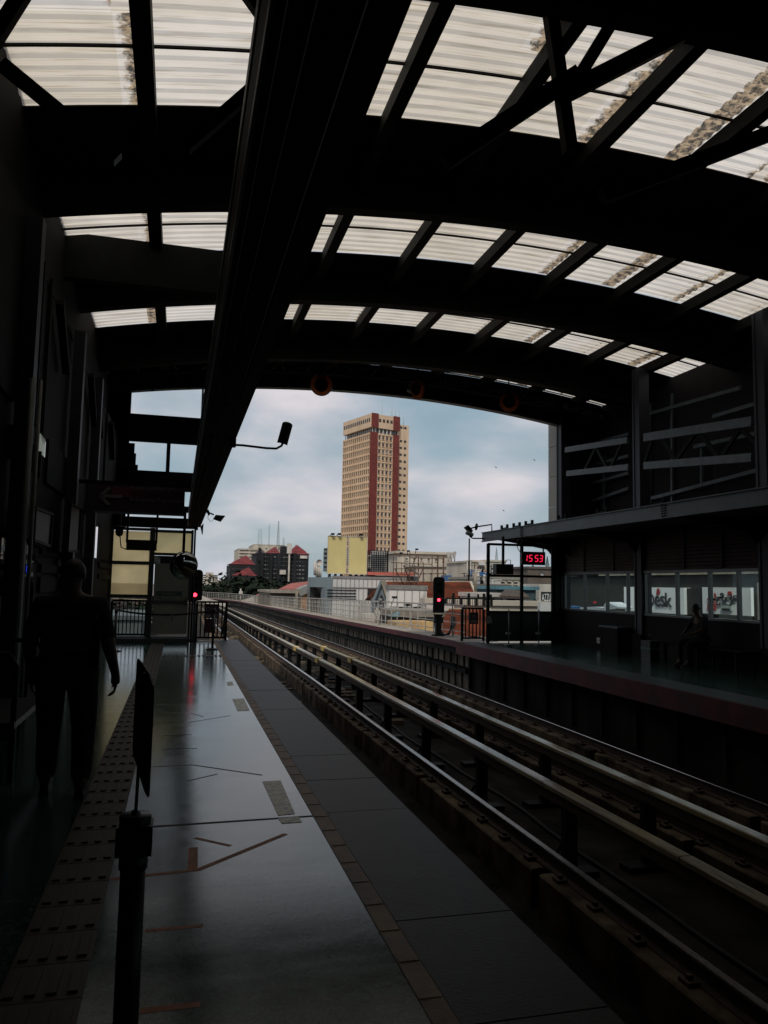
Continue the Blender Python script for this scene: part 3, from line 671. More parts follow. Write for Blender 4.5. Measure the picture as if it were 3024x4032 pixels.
# ------------------------------------------------------------------ signals
def signal(th, x, y, zb, zt, w, zlamp, plate=None, zbase=0):
    b = MB(); r = w*.28; pts = []
    for cx_, cz_, a0 in ((x+w/2-r, zt-r, 0), (x-w/2+r, zt-r, 90), (x-w/2+r*.4, zb+r*.4, 180), (x+w/2-r*.4, zb+r*.4, 270)):
        rr = r if cz_ > (zb+zt)/2 else r*.4
        for k in range(5):
            t_ = R(a0+22.5*k); pts.append((cx_+rr*math.cos(t_), y, cz_+rr*math.sin(t_)))
    b.prism(pts, (0, .03, 0)); b.build('backboard', black, th)
    hd = MB(); hd.box((x-w*.3, y+.03, zb+.05), (x+w*.3, y+.22, zt-.05)); hd.build('lamp_housing', black, th)
    n_ = 3; 
    for k in range(n_):
        zz = zlamp + k*(zt-zlamp-.16)/2.4
        hb = MB(); hb.lathe([(.085, 0), (.09, .16)], (x, y, zz), (0, -1, 0), 16); 
        hb.lathe([(.075, .005), (.0, .01)], (x, y, zz), (0,-1,0), 16, 0)
        hb.v = hb.v; hb.build('hood', black, th) if False else None
        q = MB(); vs = []; nn = 12
        for i in range(nn+1):
            t_ = R(-10)+R(200)*i/nn
            vs += [(x+.085*math.cos(t_), y, zz+.085*math.sin(t_)), (x+.085*math.cos(t_), y-.15*(.3+.7*max(0, math.sin(t_))), zz+.085*math.sin(t_))]
        q.add(vs, [(2*i, 2*i+1, 2*i+3, 2*i+2) for i in range(nn)]); q.build('hood', black, th)
        l_ = MB(); l_.lathe([(.052, .004), (.04, .02), (0, .026)], (x, y, zz), (0, -1, 0), 16); l_.build('lens', redlens if k == 0 else black, th)
    if plate is not None:
        b = MB(); b.box((x-w*.42, y-.01, plate-.11), (x+w*.42, y+.02, plate+.08)); po = b.build('number_plate', mat('dark_number_plate', (.03,.03,.035), .6), th)
        text('plate_text', 'S31', .1, signtxt, th, (x-.11, y-.018, plate-.05))
    return th
s2 = thing('railway_signal', 'red railway signal on the walkway before terracotta roofs', 'signal', (8.22, 24.4, -.03))
A = [atY(*U(*q), 24.4) for q in ((937,1246),(960,1246),(948,1324),(948,1296),(948,1340),(948,1378))]
xs = (A[0].x+A[1].x)/2
signal(s2, xs, 24.4, A[2].z, A[0].z, A[1].x-A[0].x+.02, A[3].z, A[4].z+.02)
b = MB(); b.lathe([(.16,.0),(.10,-.14),(.09,-.3)], (xs, 24.45, A[2].z-.05), n=12); b.build('neck_bracket', black, s2)
b = MB(); b.tube([(xs,24.45,-.03),(xs,24.45,A[2].z-.2)], .05, 10); b.build('pole', galv, s2)
b = MB(); b.box((xs-.09,24.38,-.03),(xs+.09,24.52,.6)); b.lathe([(.22,0),(.22,.04)], (xs,24.45,-.03), n=12); b.build('base', black, s2)
b = MB(); b.box((xs+.45,24.4,.25),(xs+.6,24.5,.62)); b.box((xs+.5,24.42,-.03),(xs+.55,24.46,.25)); b.build('junction_box', greyh, s2)
b = MB(); b.tube([(xs+.08,24.4,.05),(xs+.2,24.4,0),(xs+.35,24.4,.05),(xs+.5,24.4,.3)], .03, 8); b.tube([(xs+.08,24.42,.15),(xs+.2,24.42,.02),(xs+.38,24.42,.0),(xs+.47,24.42,.4)], .025, 8); b.build('cables', black, s2)
s1 = thing('railway_signal', 'red railway signal at the near platform end railing', 'signal', (.87, 22.2, 0))
A = [atY(*U(*q), 22.0) for q in ((408,1230),(439,1232),(424,1297),(423.5,1285))]
signal(s1, (A[0].x+A[1].x)/2, 22.0, A[2].z, A[0].z, A[1].x-A[0].x, A[3].z)
b = MB(); b.tube([((A[0].x+A[1].x)/2, 22.08, -1.2), ((A[0].x+A[1].x)/2, 22.08, A[2].z+.02)], .05, 10); b.lathe([(.2,0),(.2,.05)], ((A[0].x+A[1].x)/2,22.08,-.05), n=12); b.build('pole', black, s1)

# ------------------------------------------------------------------ near platform end wall with door
ew = thing('end_partition', 'end wall of near platform with amber frosted panes and grey door', 'partition', (-.6, 21.2, 0))
YW = 21.2
def Wp(u, v, y=YW): q = atY(u, v, y); return q.x, q.z
def zz(u, v, y=YW): return Wp(u, v, y)[1]
def xx_(u, v, y=YW): return Wp(u, v, y)[0]
def pane(u0, u1, v0, v1, m_, name='pane'):
    x0, z1 = Wp(u0, v0); x1, z0 = Wp(u1, v1); b = MB(); b.box((x0-.06, YW+.0, z0-.06), (x1+.06, YW+.01, z1+.03)); return b.build(name, m_, ew), (x0, x1, z0, z1)
pane(452, 583, 2093, 2210, amber); pane(447, 575, 2222, 2338, amber); pane(608, 748, 2098, 2174, amber)
XA = xx_(443, 2200); XB = xx_(584, 2200)+.02; XD0 = xx_(604, 2300); XD1 = xx_(750, 2300)
b = MB(); 
b.box((XA-.06,YW-.04,.22),(XA,YW+.05,2.98)); b.box((XB,YW-.05,0),(XB+.13,YW+.05,3.0)); b.box((XD1-.03,YW-.04,0),(XD1+.03,YW+.05,2.98))
zt = zz(520,2085); b.box((XA,YW-.045,zt-.02),(XB,YW+.045,zt+.05)); b.box((XB+.13,YW-.045,zt-.05),(XD1-.03,YW+.045,zt+.02))
zm = zz(515,2216); b.box((XA,YW-.045,zm-.045),(XB,YW+.045,zm+.045)); zl = zz(510,2345); b.box((XA,YW-.045,zl-.05),(XB,YW+.045,zl+.03))
zd = zz(680,2182); b.box((XB+.13,YW-.045,zd-.04),(XD1-.03,YW+.045,zd+.03))
b.build('frame', mat('dark_frame_paint', (.03,.036,.038), .5, var=.2), ew)
b = MB(); b.box((XA,YW-.05,0),(XD1,YW+.06,.0+zz(600,2505))); b.box((XA,YW-.25,0),(XD1,YW-.05,.13)); b.build('step', mat('blue_grey_step', (.045,.055,.062), .5, spec=.4, var=.15), ew)
dz0 = zz(660,2496)
dr_ = MB(); dr_.box((XB+.15,YW-.01,dz0),(XD1-.05,YW+.03,zd-.05)); door = dr_.build('door', doorm, ew)
b = MB(); x0, z1 = Wp(600,2358); x1, z0 = Wp(732,2374); b.box((x0,YW-.08,(z0+z1)/2-.02),(x1,YW-.04,(z0+z1)/2+.02)); b.box((x0-.03,YW-.09,z0-.05),(x0+.04,YW-.01,z1+.08)); b.box((x1-.04,YW-.09,z0-.05),(x1+.03,YW-.01,z1+.05)); q = b.build('push_bar', alu, door); q.location = (0,0,0)
b = MB(); x0, z1 = Wp(614,2327); x1, z0 = Wp(716,2348); b.box((x0,YW-.02,z0),(x1,YW-.0105,z1)); q = b.build('green_notice', greens, door); q.location = (0,0,0)
b = MB(); x2, z3 = Wp(627,2350); x3, z2 = Wp(693,2360); b.box((x2,YW-.02,z2),(x3,YW-.0105,z3)); q = b.build('green_notice', greens, door); q.location = (0,0,0)
q = text('notice_text', 'Push bar to open', .055, letterw, door, (x2+.05, YW-.022, z2+.015)); q.location = (x2+.05-0, YW-.024, z2+.015); q.parent = door
q.location = Vector((x2+.05, YW-.024, z2+.02))
b = MB(); b.box((x0+.17,YW-.026,(z0+z1)/2-.02),(x1-.17,YW-.021,(z0+z1)/2+.015)); q = b.build('notice_line', signtxt, door); q.location = (0,0,0)
b = MB(); x0, z1 = Wp(602,2190); x1, z0 = Wp(630,2222); b.box((x0,YW-.03,z0),(x1,YW-.02,z1)); b.build('white_sticker', mat('printed_sticker', (.55,.62,.60), .5, c2=(.05,.18,.15), scale=9, lo=.42, hi=.5), ew)
b = MB(); b.box((XB+.13,YW-.02,zd-.25),(XD1-.03,YW-.012,zd-.05)); b.build('dark_header', black, ew)
# railing below the panes + railing at the edge
railing('railing', 'low dark railing under the amber panes', XA+.02, XB-.02, YW+.35, .1, 1.0, 9, tk=.025)
er = railing('railing', 'dark platform end railing with warning signs below red signal', .52, 1.32, 21.9, .0, 1.08, 7, tk=.035)
b = MB(); b.box((.72,21.82,.62),(1.12,21.86,1.0)); b.build('warning_sign', signd, er)
b = MB(); b.lathe([(.06,0),(.06,.01),(.045,.01),(.045,0)], (.82,21.815,.86), (0,-1,0), 16); b.build('sign_symbol', signtxt, er); b = MB(); b.prism([(.96,21.815,.79),(1.08,21.815,.79),(1.02,21.815,.92)], (0,-.006,0)); b.build('sign_symbol', signtxt, er); b = MB(); b.box((.75,21.81,.65),(.9,21.818,.72)); b.box((.94,21.81,.65),(1.09,21.818,.72)); b.build('sign_lines', signtxt, er)
b = MB(); b.box((.76,21.78,.22),(1.03,21.81,.60)); b.build('warning_sign', signd, er)
b = MB(); b.lathe([(.075,0),(.075,.01),(.058,.01),(.058,0)], (.9,21.775,.44), (0,-1,0), 16); b.bar((.85,21.77,.49),(.95,21.77,.39),.02); b.box((.78,21.77,.25),(1.01,21.778,.27)); b.box((.78,21.77,.29),(1.01,21.778,.31)); b.build('sign_symbol', signred, er)
b = MB(); b.bar((1.32,21.9,1.05),(1.32,23.4,.1),.05); b.bar((1.32,21.9,.6),(1.32,22.9,.0),.04); b.build('sloping_rail', steel, er)
b = MB(); b.box((.55,21.5,.0),(1.0,21.62,.02)); o = b.build('white_floor_line', mat('white_line_paint', (.7,.7,.7), .5)); o['label'] = 'white painted bar on floor before the end railing'; o['category'] = 'floor line'
# white slit and left pillar
pl = thing('pillar', 'dark purple pillar left of the amber panes', 'pillar', (-1.6, 20.8, 0))
x0 = xx_(403, 2200, 20.7); b = MB(); b.box((x0, 20.7, 0), (XA-.07, 20.95, 3.6)); b.build('shaft', mat('purple_pillar_paint', (.028,.025,.045), .6, var=.2), pl)

# cross beams and open frame above the end of the near platform
fr = thing('steel_gantry', 'dark cross beams with open sky between them above near platform end', 'frame', (-.5, 21.4, 4))
def zY(v, u=640, y=21.4): return atY(u, v, y).z
xa, xb = -1.62, .5
def slab(va, vb, name='cross_beam', y=21.4, xl=None, ub=640):
    b = MB(); b.box((xl if xl is not None else -2.1, y, atY(ub, vb, y).z), (.45, y+.15, atY(ub, va, y).z)); b.build(name, steel, fr)
slab(1636, 1742); slab(1856, 1925); slab(1990, 2014); slab(2038, 2078)
x0 = atY(515, 1600, 21.4).x
b = MB(); b.box((-2.4, 21.4, 3.0), (x0, 21.55, 7.0)); b.build('side_sheet', steel, fr)
x1 = atY(662, 1800, 21.4).x; b = MB(); b.box((x1-.05, 21.42, zY(1860)), (x1+.05, 21.5, zY(1740))); b.build('mullion', steel, fr)
b = MB(); b.box((.40, 21.42, 3.0), (.45, 21.5, zc(.4)+.1)); b.build('edge_post', steelblue, fr)
for k, (u, v) in enumerate(((540,1750),(545,1790),(552,1835),(560,1858))):
    q = atY(u, v, 21.45); b = MB(); b.box((q.x-.4, 21.45, q.z-.5), (q.x-.06+.0*k, 21.5, q.z+.03)); b.build('side_bracket', steel, fr)

# hanging direction sign
sg = thing('hanging_sign', 'wide dark hanging sign with white arrow and Emergency Trip System text', 'sign', (-.7, 13, 3))
a = atY(378, 1905, 13); c = atY(722, 2024, 13)
b = MB(); b.box((a.x, 13, c.z), (c.x, 13.1, a.z)); b.build('panel', signd, sg)
b = MB(); b.box((a.x-.01,12.99,c.z-.03),(c.x+.01,13.11,c.z)); b.box((c.x,12.99,c.z),(c.x+.012,13.11,a.z)); b.build('sign_frame', steelblue, sg)
b = MB(); q = atY(395,1952,12.99); w_ = .33
b.bar((q.x+.02,12.985,q.z),(q.x+w_,12.985,q.z),.02,.05,upv=(0,0,1)); b.bar((q.x,12.985,q.z),(q.x+.14,12.985,q.z+.14),.02,.05); b.bar((q.x,12.985,q.z),(q.x+.14,12.985,q.z-.14),.02,.05); b.build('arrow', signtxt, sg)
b = MB(); b.box((a.x+.25,12.992,q.z+.0),(a.x+.75,12.997,a.z-.03)); b.build('red_band', signred, sg)
text('sign_text', 'Emergency Trip System', .09, signtxt, sg, (q.x+.45, 12.985, q.z-.06))
text('sign_text', 'ತುರ್ತು ಟ್ರಿಪ್ ವ್ಯವಸ್ಥೆ', .085, signtxt, sg, (q.x+.45, 12.985, q.z+.12))
text('sign_text', 'आपातकालीन ट्रिप सिस्टम', .075, signred, sg, (q.x+.45, 12.985, q.z+.03))
b = MB(); b.box((-1.7,13.0,a.z),(.13,13.08,a.z+.06)); b.build('support_bar', steel, sg)
# hanging display
hd = thing('hanging_monitor', 'black hanging display box in front of the amber panes', 'monitor', (-.7, 16, 2.6))
a = atY(498, 2124, 16); c = atY(616, 2168, 16)
b = MB(); b.box((a.x, 16, c.z), (c.x, 16.15, a.z)); b.build('housing', black, hd)
for x in (a.x+.01, c.x-.01): b = MB(); b.box((x-.02,15.98,a.z-.06),(x+.02,16.05,3.5)); b.build('hanger', steel, hd)
b = MB(); b.box((a.x-.9,15.95,3.42),(.3,16.1,3.5)); b.build('support_bar', steel, hd)
b = MB(); b.tube([(a.x,16.1,c.z+.01),(a.x-.1,16.1,c.z+.05),(a.x-.13,16.1,c.z+.25),(a.x-.12,16.1,3.42)], .012, 6); b.build('cable', black, hd)
cm = thing('security_camera', 'small dark dome camera above the left amber pane', 'camera', (-1, 15.5, 3))
q = atY(470, 2095, 15.5); b = MB(); b.lathe([(0,-.09),(.06,-.06),(.075,0),(.07,.05),(.12,.08),(.12,.12),(0,.12)], q, n=14); b.build('dome', black, cm)
b = MB(); b.box((q.x-.02,q.y-.02,q.z+.1),(q.x+.02,q.y+.02,3.45)); b.build('mount', steel, cm)
# convex mirror
mi = thing('convex_mirror', 'round convex mirror hanging beside the red signal', 'mirror', (.1, 17, 2))
q = atY(724, 2226, 17.0); rad = 51/3028*17.4
ax = (CAM - q).normalized() + Vector((.25, 0, -.1)); ax.normalize()
b = MB(); prof = [(rad*math.cos(R(t_)), rad*.25*math.sin(R(t_))) for t_ in range(0, 91, 10)]
b.lathe(prof, q, ax, 32); b.build('mirror_face', mirrorm, mi)
b = MB(); b.lathe([(rad,-.02),(rad*1.03,.0),(rad,.015),(rad*.99,-.02)], q, ax, 32); b.lathe([(rad,-.02),(rad*.5,-.06),(0,-.07)], q, ax, 32); b.build('mirror_rim', black, mi)
b = MB(); q2 = atY(716, 2080, 17.1); b.tube([(q.x-.02,17.12,q.z),(q.x-.02,17.12,3.1)], .03, 8); b.build('pole', steel, mi)
po = thing('barrier_pole', 'thin upright pole beside the convex mirror', 'pole', (.4, 20, 0)); q = atY(760, 2300, 20.9)
b = MB(); b.tube([(q.x,20.9,0),(q.x,20.9,3.05)], .025, 8); b.build('pole', steel, po)

# stanchions with belt
def stanchion(label, x, y, h=1.0, r=.03):
    th = thing('belt_stanchion', label, 'stanchion', (x, y, 0), 'belt stanchions')
    b = MB(); b.lathe([(0,0),(.15,0),(.15,.015),(.06,.035),(0,.036)], (x,y,0), n=24); b.build('base', black, th)
    b = MB(); b.tube([(x,y,.03),(x,y,h-.12)], r, 14); b.build('post', black, th)
    b = MB(); b.tube([(x,y,h-.12),(x,y,h)], r*1.25, 14); b.build('head', black, th)
    return th
q = atZ(836, 2557, 0); stanchion('black stanchion standing before the platform end railing', q.x, q.y, .98)
q2 = atZ(450, 2565, 0); stanchion('black stanchion standing before the low railing left', q2.x, q2.y, .98)
bt = thing('barrier_belt', 'sagging belt strung between two stanchions before the grey door', 'belt', ((q.x+q2.x)/2, q.y, .8))
b = MB(); n_ = 14
for i in range(n_):
    t0, t1 = i/n_, (i+1)/n_
    f = lambda t_: Vector((q2.x+(q.x-q2.x)*t_, q2.y+(q.y-q2.y)*t_, .93-.28*t_*(1-t_)*1.6))
    b.bar(f(t0), f(t1), .006, .045)
b.build('strap', black, bt)
b = MB(); c = f(.56); b.box((c.x-.02,c.y-.02,c.z-.14),(c.x+.03,c.y+.01,c.z)); b.build('tag', greyh, bt)

# foreground stanchion with sign
fs = thing('sign_stanchion', 'thick black foreground stanchion with rod and rounded sign plate', 'stanchion', (-.09, 2.5, 0))
zt = .90; X0, Y0 = -.095, 2.5
b = MB(); b.tube([(X0,Y0,.02),(X0,Y0,zt-.13)], .0365, 24); b.build('post', black, fs)
b = MB(); b.lathe([(.037,zt-.16),(.042,zt-.155),(.042,zt-.12),(.037,zt-.115)], (X0,Y0,0), n=24); b.build('collar', black, fs)
b = MB(); b.box((X0-.052,Y0-.045,zt-.11),(X0+.052,Y0+.045,zt-.025)); b.lathe([(.045,zt-.03),(.047,zt-.005),(.045,zt),(0,zt+.001)], (X0,Y0,0), n=28); b.build('head', black, fs)
b = MB(); b.lathe([(.016,zt),(.012,zt+.012),(0,zt+.012)], (X0,Y0,0), n=16); b.tube([(X0,Y0,zt),(X0+.006,Y0,1.32)], .0052, 10); b.build('rod', alu, fs)
b = MB(); b.lathe([(0,.0),(.17,0),(.17,.012),(.05,.03),(0,.031)], (X0,Y0,0), n=32); b.build('base', black, fs)
b = MB(); L0 = atY(548, 2400, 2.78); R0_ = atY(618, 2400, 2.38); d = (R0_-L0); d.z = 0
poly = []
zt_, zb_ = 1.338, .975
for (s_, z_) in ((0,.96),(.04,1.0),(.35,.99),(.75,.95),(.95,.88),(1.0,.82),(1.0,.04),(.96,0),(.80,0),(.6,.03),(.3,.09),(.06,.13),(0,.17)):
    p_ = Vector((L0.x, L0.y, 0)) + d*s_; poly.append((p_.x, p_.y, zb_+(zt_-zb_)*z_))
b.prism(poly, (.004, .001, 0)); b.build('sign_plate', black, fs)
for z_, s_ in ((.60, 'L'), (.44, 'r'), (.29, 'E')):
    text('post_mark', s_, .07, mat('faint_grey_print', (.035,.035,.038), .7), fs, (X0-.02, Y0-.0385, z_), ext=.0008)

# ------------------------------------------------------------------ floor marks
def floortape(name, label, pts, w, m_, grp='tape marks on platform floor', z=.0012, cat='floor tape'):
    b = MB()
    for k in range(len(pts)-1):
        a = atZ(*pts[k], 0); c = atZ(*pts[k+1], 0); d = (c-a).normalized(); n_ = Vector((-d.y, d.x, 0))*w/2; ex = d*w*.2
        b.prism([a-n_-ex, c-n_+ex, c+n_+ex, a+n_-ex], (0, 0, z+k*.0006))
    o = b.build(name, m_); o['label'] = label; o['category'] = cat; o['group'] = grp
floortape('floor_tape', 'orange tape chevron with long right arm', [(440,3462),(780,3425),(1122,3285)], .035, tapeo)
floortape('floor_tape', 'short upright orange tape piece on chevron corner', [(758,3425),(760,3340)], .055, tapeo)
floortape('floor_tape', 'short orange tape arrow above the chevron', [(770,3300),(905,3330)], .03, tapeo)
floortape('floor_tape', 'faint orange tape strip right of foreground post', [(575,3665),(795,3645)], .03, tapeo)
floortape('floor_tape', 'faint orange tape strip nearest the viewer', [(560,3980),(780,3955)], .04, tapeo)
tapeg = mat('grey_worn_tape', (.03,.032,.03), .6, var=.3, scale=20)
floortape('floor_tape', 'dark tape chevron in middle of platform floor', [(580,3020),(760,3012),(1030,3052)], .018, tapeg)
floortape('floor_tape', 'short dark tape under the middle chevron', [(740,3075),(855,3048)], .016, tapeg)
floortape('floor_tape', 'dark crossing tape line nearer the door', [(740,2845),(905,2818)], .016, tapeg)
floortape('floor_tape', 'thin dark tape beside the far crossing line', [(750,2808),(800,2822)], .014, tapeg)
floortape('floor_tape', 'straight dark tape left of far crossing line', [(640,2898),(755,2892)], .016, tapeg)
floortape('floor_tape', 'straight dark tape above the middle chevron', [(640,2950),(775,2946)], .016, tapeg)
def sticker(label, q):
    b = MB(); b.prism([atZ(u, v, 0) for u, v in q], (0, 0, .0025)); o = b.build('floor_sticker', tapey); o['label'] = label; o['category'] = 'floor sticker'; o['group'] = 'worn yellow floor stickers'
sticker('large worn yellow sticker beside the tan strip', [(1033,3078),(1105,3074),(1162,3205),(1095,3212)])
sticker('square worn yellow sticker split by floor joint', [(1095,3222),(1175,3217),(1190,3238),(1110,3244)])
sticker('middle worn yellow sticker beside the tan strip', [(915,2753),(960,2750),(983,2798),(935,2800)])
sticker('small grey square sticker farthest along the platform', [(892,2686),(915,2684),(920,2698),(897,2700)])

# ------------------------------------------------------------------ left wall
lw = thing('station_wall', 'dark left station wall with small window openings and poster boxes', 'wall', (XL, 8, 0))
hol = []
for u0, v0, u1, v1 in ((26,2117,50,2203),(62,2110,80,2165),(78,2208,106,2230),(70,2250,104,2340),(122,2145,145,2185),(118,2205,148,2270),(168,1713,196,1792),(378,2052,400,2200)):
    a = atX((u0+u1)/2, v0, XL); c = atX((u0+u1)/2, v1, XL); y0 = atX(u0, (v0+v1)/2, XL).y; y1 = atX(u1, (v0+v1)/2, XL).y
    hol.append((min(y0,y1), max(y0,y1), c.z, a.z))
ys = sorted(set([-8, 21.5] + [q for h_ in hol for q in h_[:2]])); zs = sorted(set([0, 5.4] + [q for h_ in hol for q in h_[2:]]))
b = MB()
for i in range(len(ys)-1):
    for j in range(len(zs)-1):
        ym, zm_ = (ys[i]+ys[i+1])/2, (zs[j]+zs[j+1])/2
        if any(h_[0] < ym < h_[1] and h_[2] < zm_ < h_[3] for h_ in hol): continue
        b.quad((XL-.05,ys[i],zs[j]),(XL-.05,ys[i+1],zs[j]),(XL-.05,ys[i+1],zs[j+1]),(XL-.05,ys[i],zs[j+1]))
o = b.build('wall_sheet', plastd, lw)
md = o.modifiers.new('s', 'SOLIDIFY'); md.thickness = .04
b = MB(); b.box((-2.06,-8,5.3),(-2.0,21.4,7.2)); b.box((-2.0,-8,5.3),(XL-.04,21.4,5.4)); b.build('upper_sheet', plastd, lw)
for k, h_ in enumerate(hol[:7]):
    b = MB(); b.box((XL-.06, h_[0], h_[2]), (XL-.055, h_[1], h_[3])); b.build('window_pane', paleslit if k in (1, 2, 6) else (glassd if k in (3,4,5) else glass), lw)
for y in (6.2, 8.55, 12.4, 15.2):
    b = MB(); b.box((XL, y-.1, 0), (XL+.16, y+.1, 5.4)); b.build('column', mat('column_blue_paint', (.016,.018,.030)), lw)
b = MB(); b.tube([(XL+.2,8.2,.0),(XL+.2,8.2,3.6)], .03, 8); b.tube([(XL+.27,8.25,.0),(XL+.27,8.25,3.6)], .02, 8); b.build('drain_pipe', greyh, lw)
for y in (10.5, 14.2, 15.5, 18.4):
    b = MB(); b.bar((XL+.05, y, 5.2), (XL+.05, y+.9, 4.5), .1); b.build('wall_brace', plast, lw)
for yy in (9.6, 13.5):
    th = thing('poster_board', 'grey framed poster board %s on left wall' % ('nearest the viewer' if yy < 10 else 'farther from the viewer'), 'notice board', (XL+.1, yy, 2.3))
    if yy < 10:
        q = [atX(u, v, XL+.2) for u, v in ((135,2000),(203,2025),(192,2150),(128,2128))]
    else:
        q = [atX(u, v, XL+.2) for u, v in ((275,1985),(315,2000),(305,2170),(262,2170))]
    b = MB(); b.prism(q, (-.04, 0, 0)); b.build('board', mat('poster_grey', (.06,.065,.07), .6, c2=(.04,.035,.035), scale=1.2), th)
    b = MB(); 
    for i in range(4): b.bar(q[i], q[(i+1) % 4], .05, .03)
    b.build('frame', steel, th)
bl = thing('wall_lamp', 'small lit blue lamp on left wall', 'lamp', (XL+.05, 10, 1.7)); q = atX(106, 2240, XL+.05)
b = MB(); b.lathe([(.0,.03),(.04,.02),(.05,0)], q, (1,0,0), 12); b.build('bulb', bluebulb, bl); b = MB(); b.lathe([(.06,0),(.06,-.05)], q, (1,0,0), 12); b.build('socket', black, bl)
bn = thing('waiting_bench', 'dark seat with rounded arm at left edge behind the person', 'seat', (-1.5, 6.9, 0))
q = atX(40, 2440, XL+.25)
b = MB(); b.box((XL+.05,q.y-.9,.42),(XL+.5,q.y+.5,.47)); b.build('seat', black, bn)
b = MB(); b.box((XL+.02,q.y-.9,.47),(XL+.06,q.y+.5,1.2)); b.build('backrest', black, bn)
for yy in (-.85,.45):
    b = MB(); b.tube([(XL+.1,q.y+yy,.0),(XL+.1,q.y+yy,.95),(XL+.2,q.y+yy,1.02),(XL+.42,q.y+yy,1.0),(XL+.48,q.y+yy,.9),(XL+.48,q.y+yy,.0)], .022, 8); b.build('leg', steel, bn)

# ------------------------------------------------------------------ lamps and cameras
def bell(label, u, v, y, tilt, r):
    q = atY(u, v, y); th = thing('hanging_lamp', label, 'lamp', (q.x, q.y, q.z), 'round orange bell lamps under the roof end')
    ax = Vector(tilt).normalized()
    b = MB(); b.lathe([(0,-.40*r/.3),(r*.28,-.40*r/.3),(r*.45,-.26*r/.3),(r*.60,-.10*r/.3)], q, ax, 28); b.lathe([(r*1.0,-.03),(r*1.03,-.01),(r*1.0,.01)], q, ax, 28); b.build('reflector_shell', black, th)
    b = MB(); b.lathe([(r*1.0,.0),(r*.78,-.05),(r*.62,-.07)], q, ax, 28); b.build('orange_ring', lampor, th)
    b = MB(); b.lathe([(r*.62,-.07),(r*.45,-.10),(r*.0,-.12)], q, ax, 28); b.build('inner_reflector', mat('dark_orange_metal', (.07,.022,.012), .5), th)
    b = MB(); b.lathe([(0,.05),(r*.13,.03),(r*.15,-.02),(r*.12,-.12)], q, ax, 14); b.build('bulb', mat('frosted_bulb', (.30,.27,.25), .4), th)
    top = q + Vector((0, .10, .0)) - ax*.2
    b = MB(); b.lathe([(r*.62,0),(r*.22,r*.5),(r*.14,r*.62),(0,r*.64)], q+Vector((0,.12,r*.78)), (0,0,1), 16); b.build('ballast_housing', greyh, th)
    b = MB(); b.tube([q+Vector((0,.05,r*.4)), Vector((q.x, q.y+.05, zr(q.x)-.1))], .02, 8); b.build('hanger', steel, th)
bell('orange bell lamp, leftmost and face on', 1266, 1515, 20.4, (-.10,-1,-.15), .30)
bell('orange bell lamp turned aside, middle of three', 1646, 1532, 20.4, (-.75,-1,-.12)if False else (.62,-1,-.2), .29)
bell('orange bell lamp, rightmost and darkest', 2006, 1582, 20.4, (-.25,-1,-.2), .29)

cc_ = thing('security_camera', 'large bullet camera on curved arm under the service beam', 'camera', (.6, 7.9, 3))
Y_ = 7.9
A = [atY(*U(*q), Y_) for q in ((505,961),(525,962),(575,968),(597,969),(608,963),(613,953))]
b = MB(); b.tube(A, .012, 8); b.build('arm', steel, cc_)
b = MB(); c = A[0]; b.box((.44, Y_-.05, c.z-.02), (c.x+.02, Y_+.05, 3.06)); b.build('mount', steel, cc_)
top = atY(*U(621,917), Y_); bot = atY(*U(610,957), Y_); d = (top-bot); ln = d.length; ax = d.normalized()
b = MB(); b.lathe([(0,0),(.035,.003),(.042,.015),(.042,ln),(.036,ln+.015),(.0,ln+.02)], bot, ax, 20); b.build('body', black, cc_)
b = MB(); sd_ = ax.cross(Vector((0,1,0))).normalized()
vs = []; 
for i in range(9):
    t_ = R(180*i/8); n_ = sd_*math.cos(t_)*.052 + Vector((0,-1,0))*math.sin(t_)*.03
    vs += [bot+n_-ax*(.012), bot+n_+ax*(ln+.0)+ax*.02*math.sin(t_)]
b.add(vs, [(2*i,2*i+1,2*i+3,2*i+2) for i in range(8)]); o = b.build('sun_shield', black, cc_); o.modifiers.new('s','SOLIDIFY').thickness = .003

sl = thing('floodlight', 'small square floodlight at far end of service beam', 'floodlight', (.7, 18.5, 3.1)); Y_ = 18.5
A = [atY(*U(*q), Y_) for q in ((440,1105),(450,1107),(462,1112))]
b = MB(); b.tube([Vector((.5,Y_,A[0].z))]+A, .018, 8); b.lathe([(.0,-.03),(.07,-.02),(.07,.02),(0,.03)], A[1], (1,0,.3), 10); b.build('arm', steel, sl)
q = [atY(*U(*w_), Y_) for w_ in ((460,1121),(466,1112),(487,1114),(477,1127))]
b = MB(); b.prism(q, (0,.08,0)); b.build('lamp_head', black, sl)
b = MB(); b.tube([A[1]+Vector((0,0,-.02)), atY(*U(449,1120), Y_), atY(*U(455,1127), Y_), atY(*U(461,1123), Y_)], .006, 6); b.build('cable', black, sl)
fl = thing('floodlight', 'tilted square floodlight on angled arm at canopy corner', 'floodlight', (9, 22, 3.4)); Y_ = 22.2
A = [atY(*U(*w_), Y_) for w_ in ((1063,1152),(1062,1133),(1029,1138),(1018,1141))]
b = MB(); b.tube(A, .022, 8); b.lathe([(0,-.02),(.11,-.01),(.11,.01),(0,.02)], A[2], (1,0,-.1), 12); b.build('arm', steel, fl)
q = [atY(*U(*w_), Y_) for w_ in ((1005,1139),(1012,1134),(1022,1146),(1018,1153))]
b = MB(); b.prism(q, (0,.15,0)); b.build('lamp_head', black, fl)
c2 = thing('security_camera', 'pale bullet camera on curved arm below the tilted floodlight', 'camera', (9, 22, 3.1))
A = [atY(*U(*w_), Y_) for w_ in ((1045,1163),(1022,1163),(1016,1160),(1013,1155))]
b = MB(); b.tube(A, .02, 8); b.build('arm', steel, c2)
a_, c_ = atY(*U(1007,1150), Y_), atY(*U(1021,1156), Y_); ax = (c_-a_).normalized(); ln = (c_-a_).length
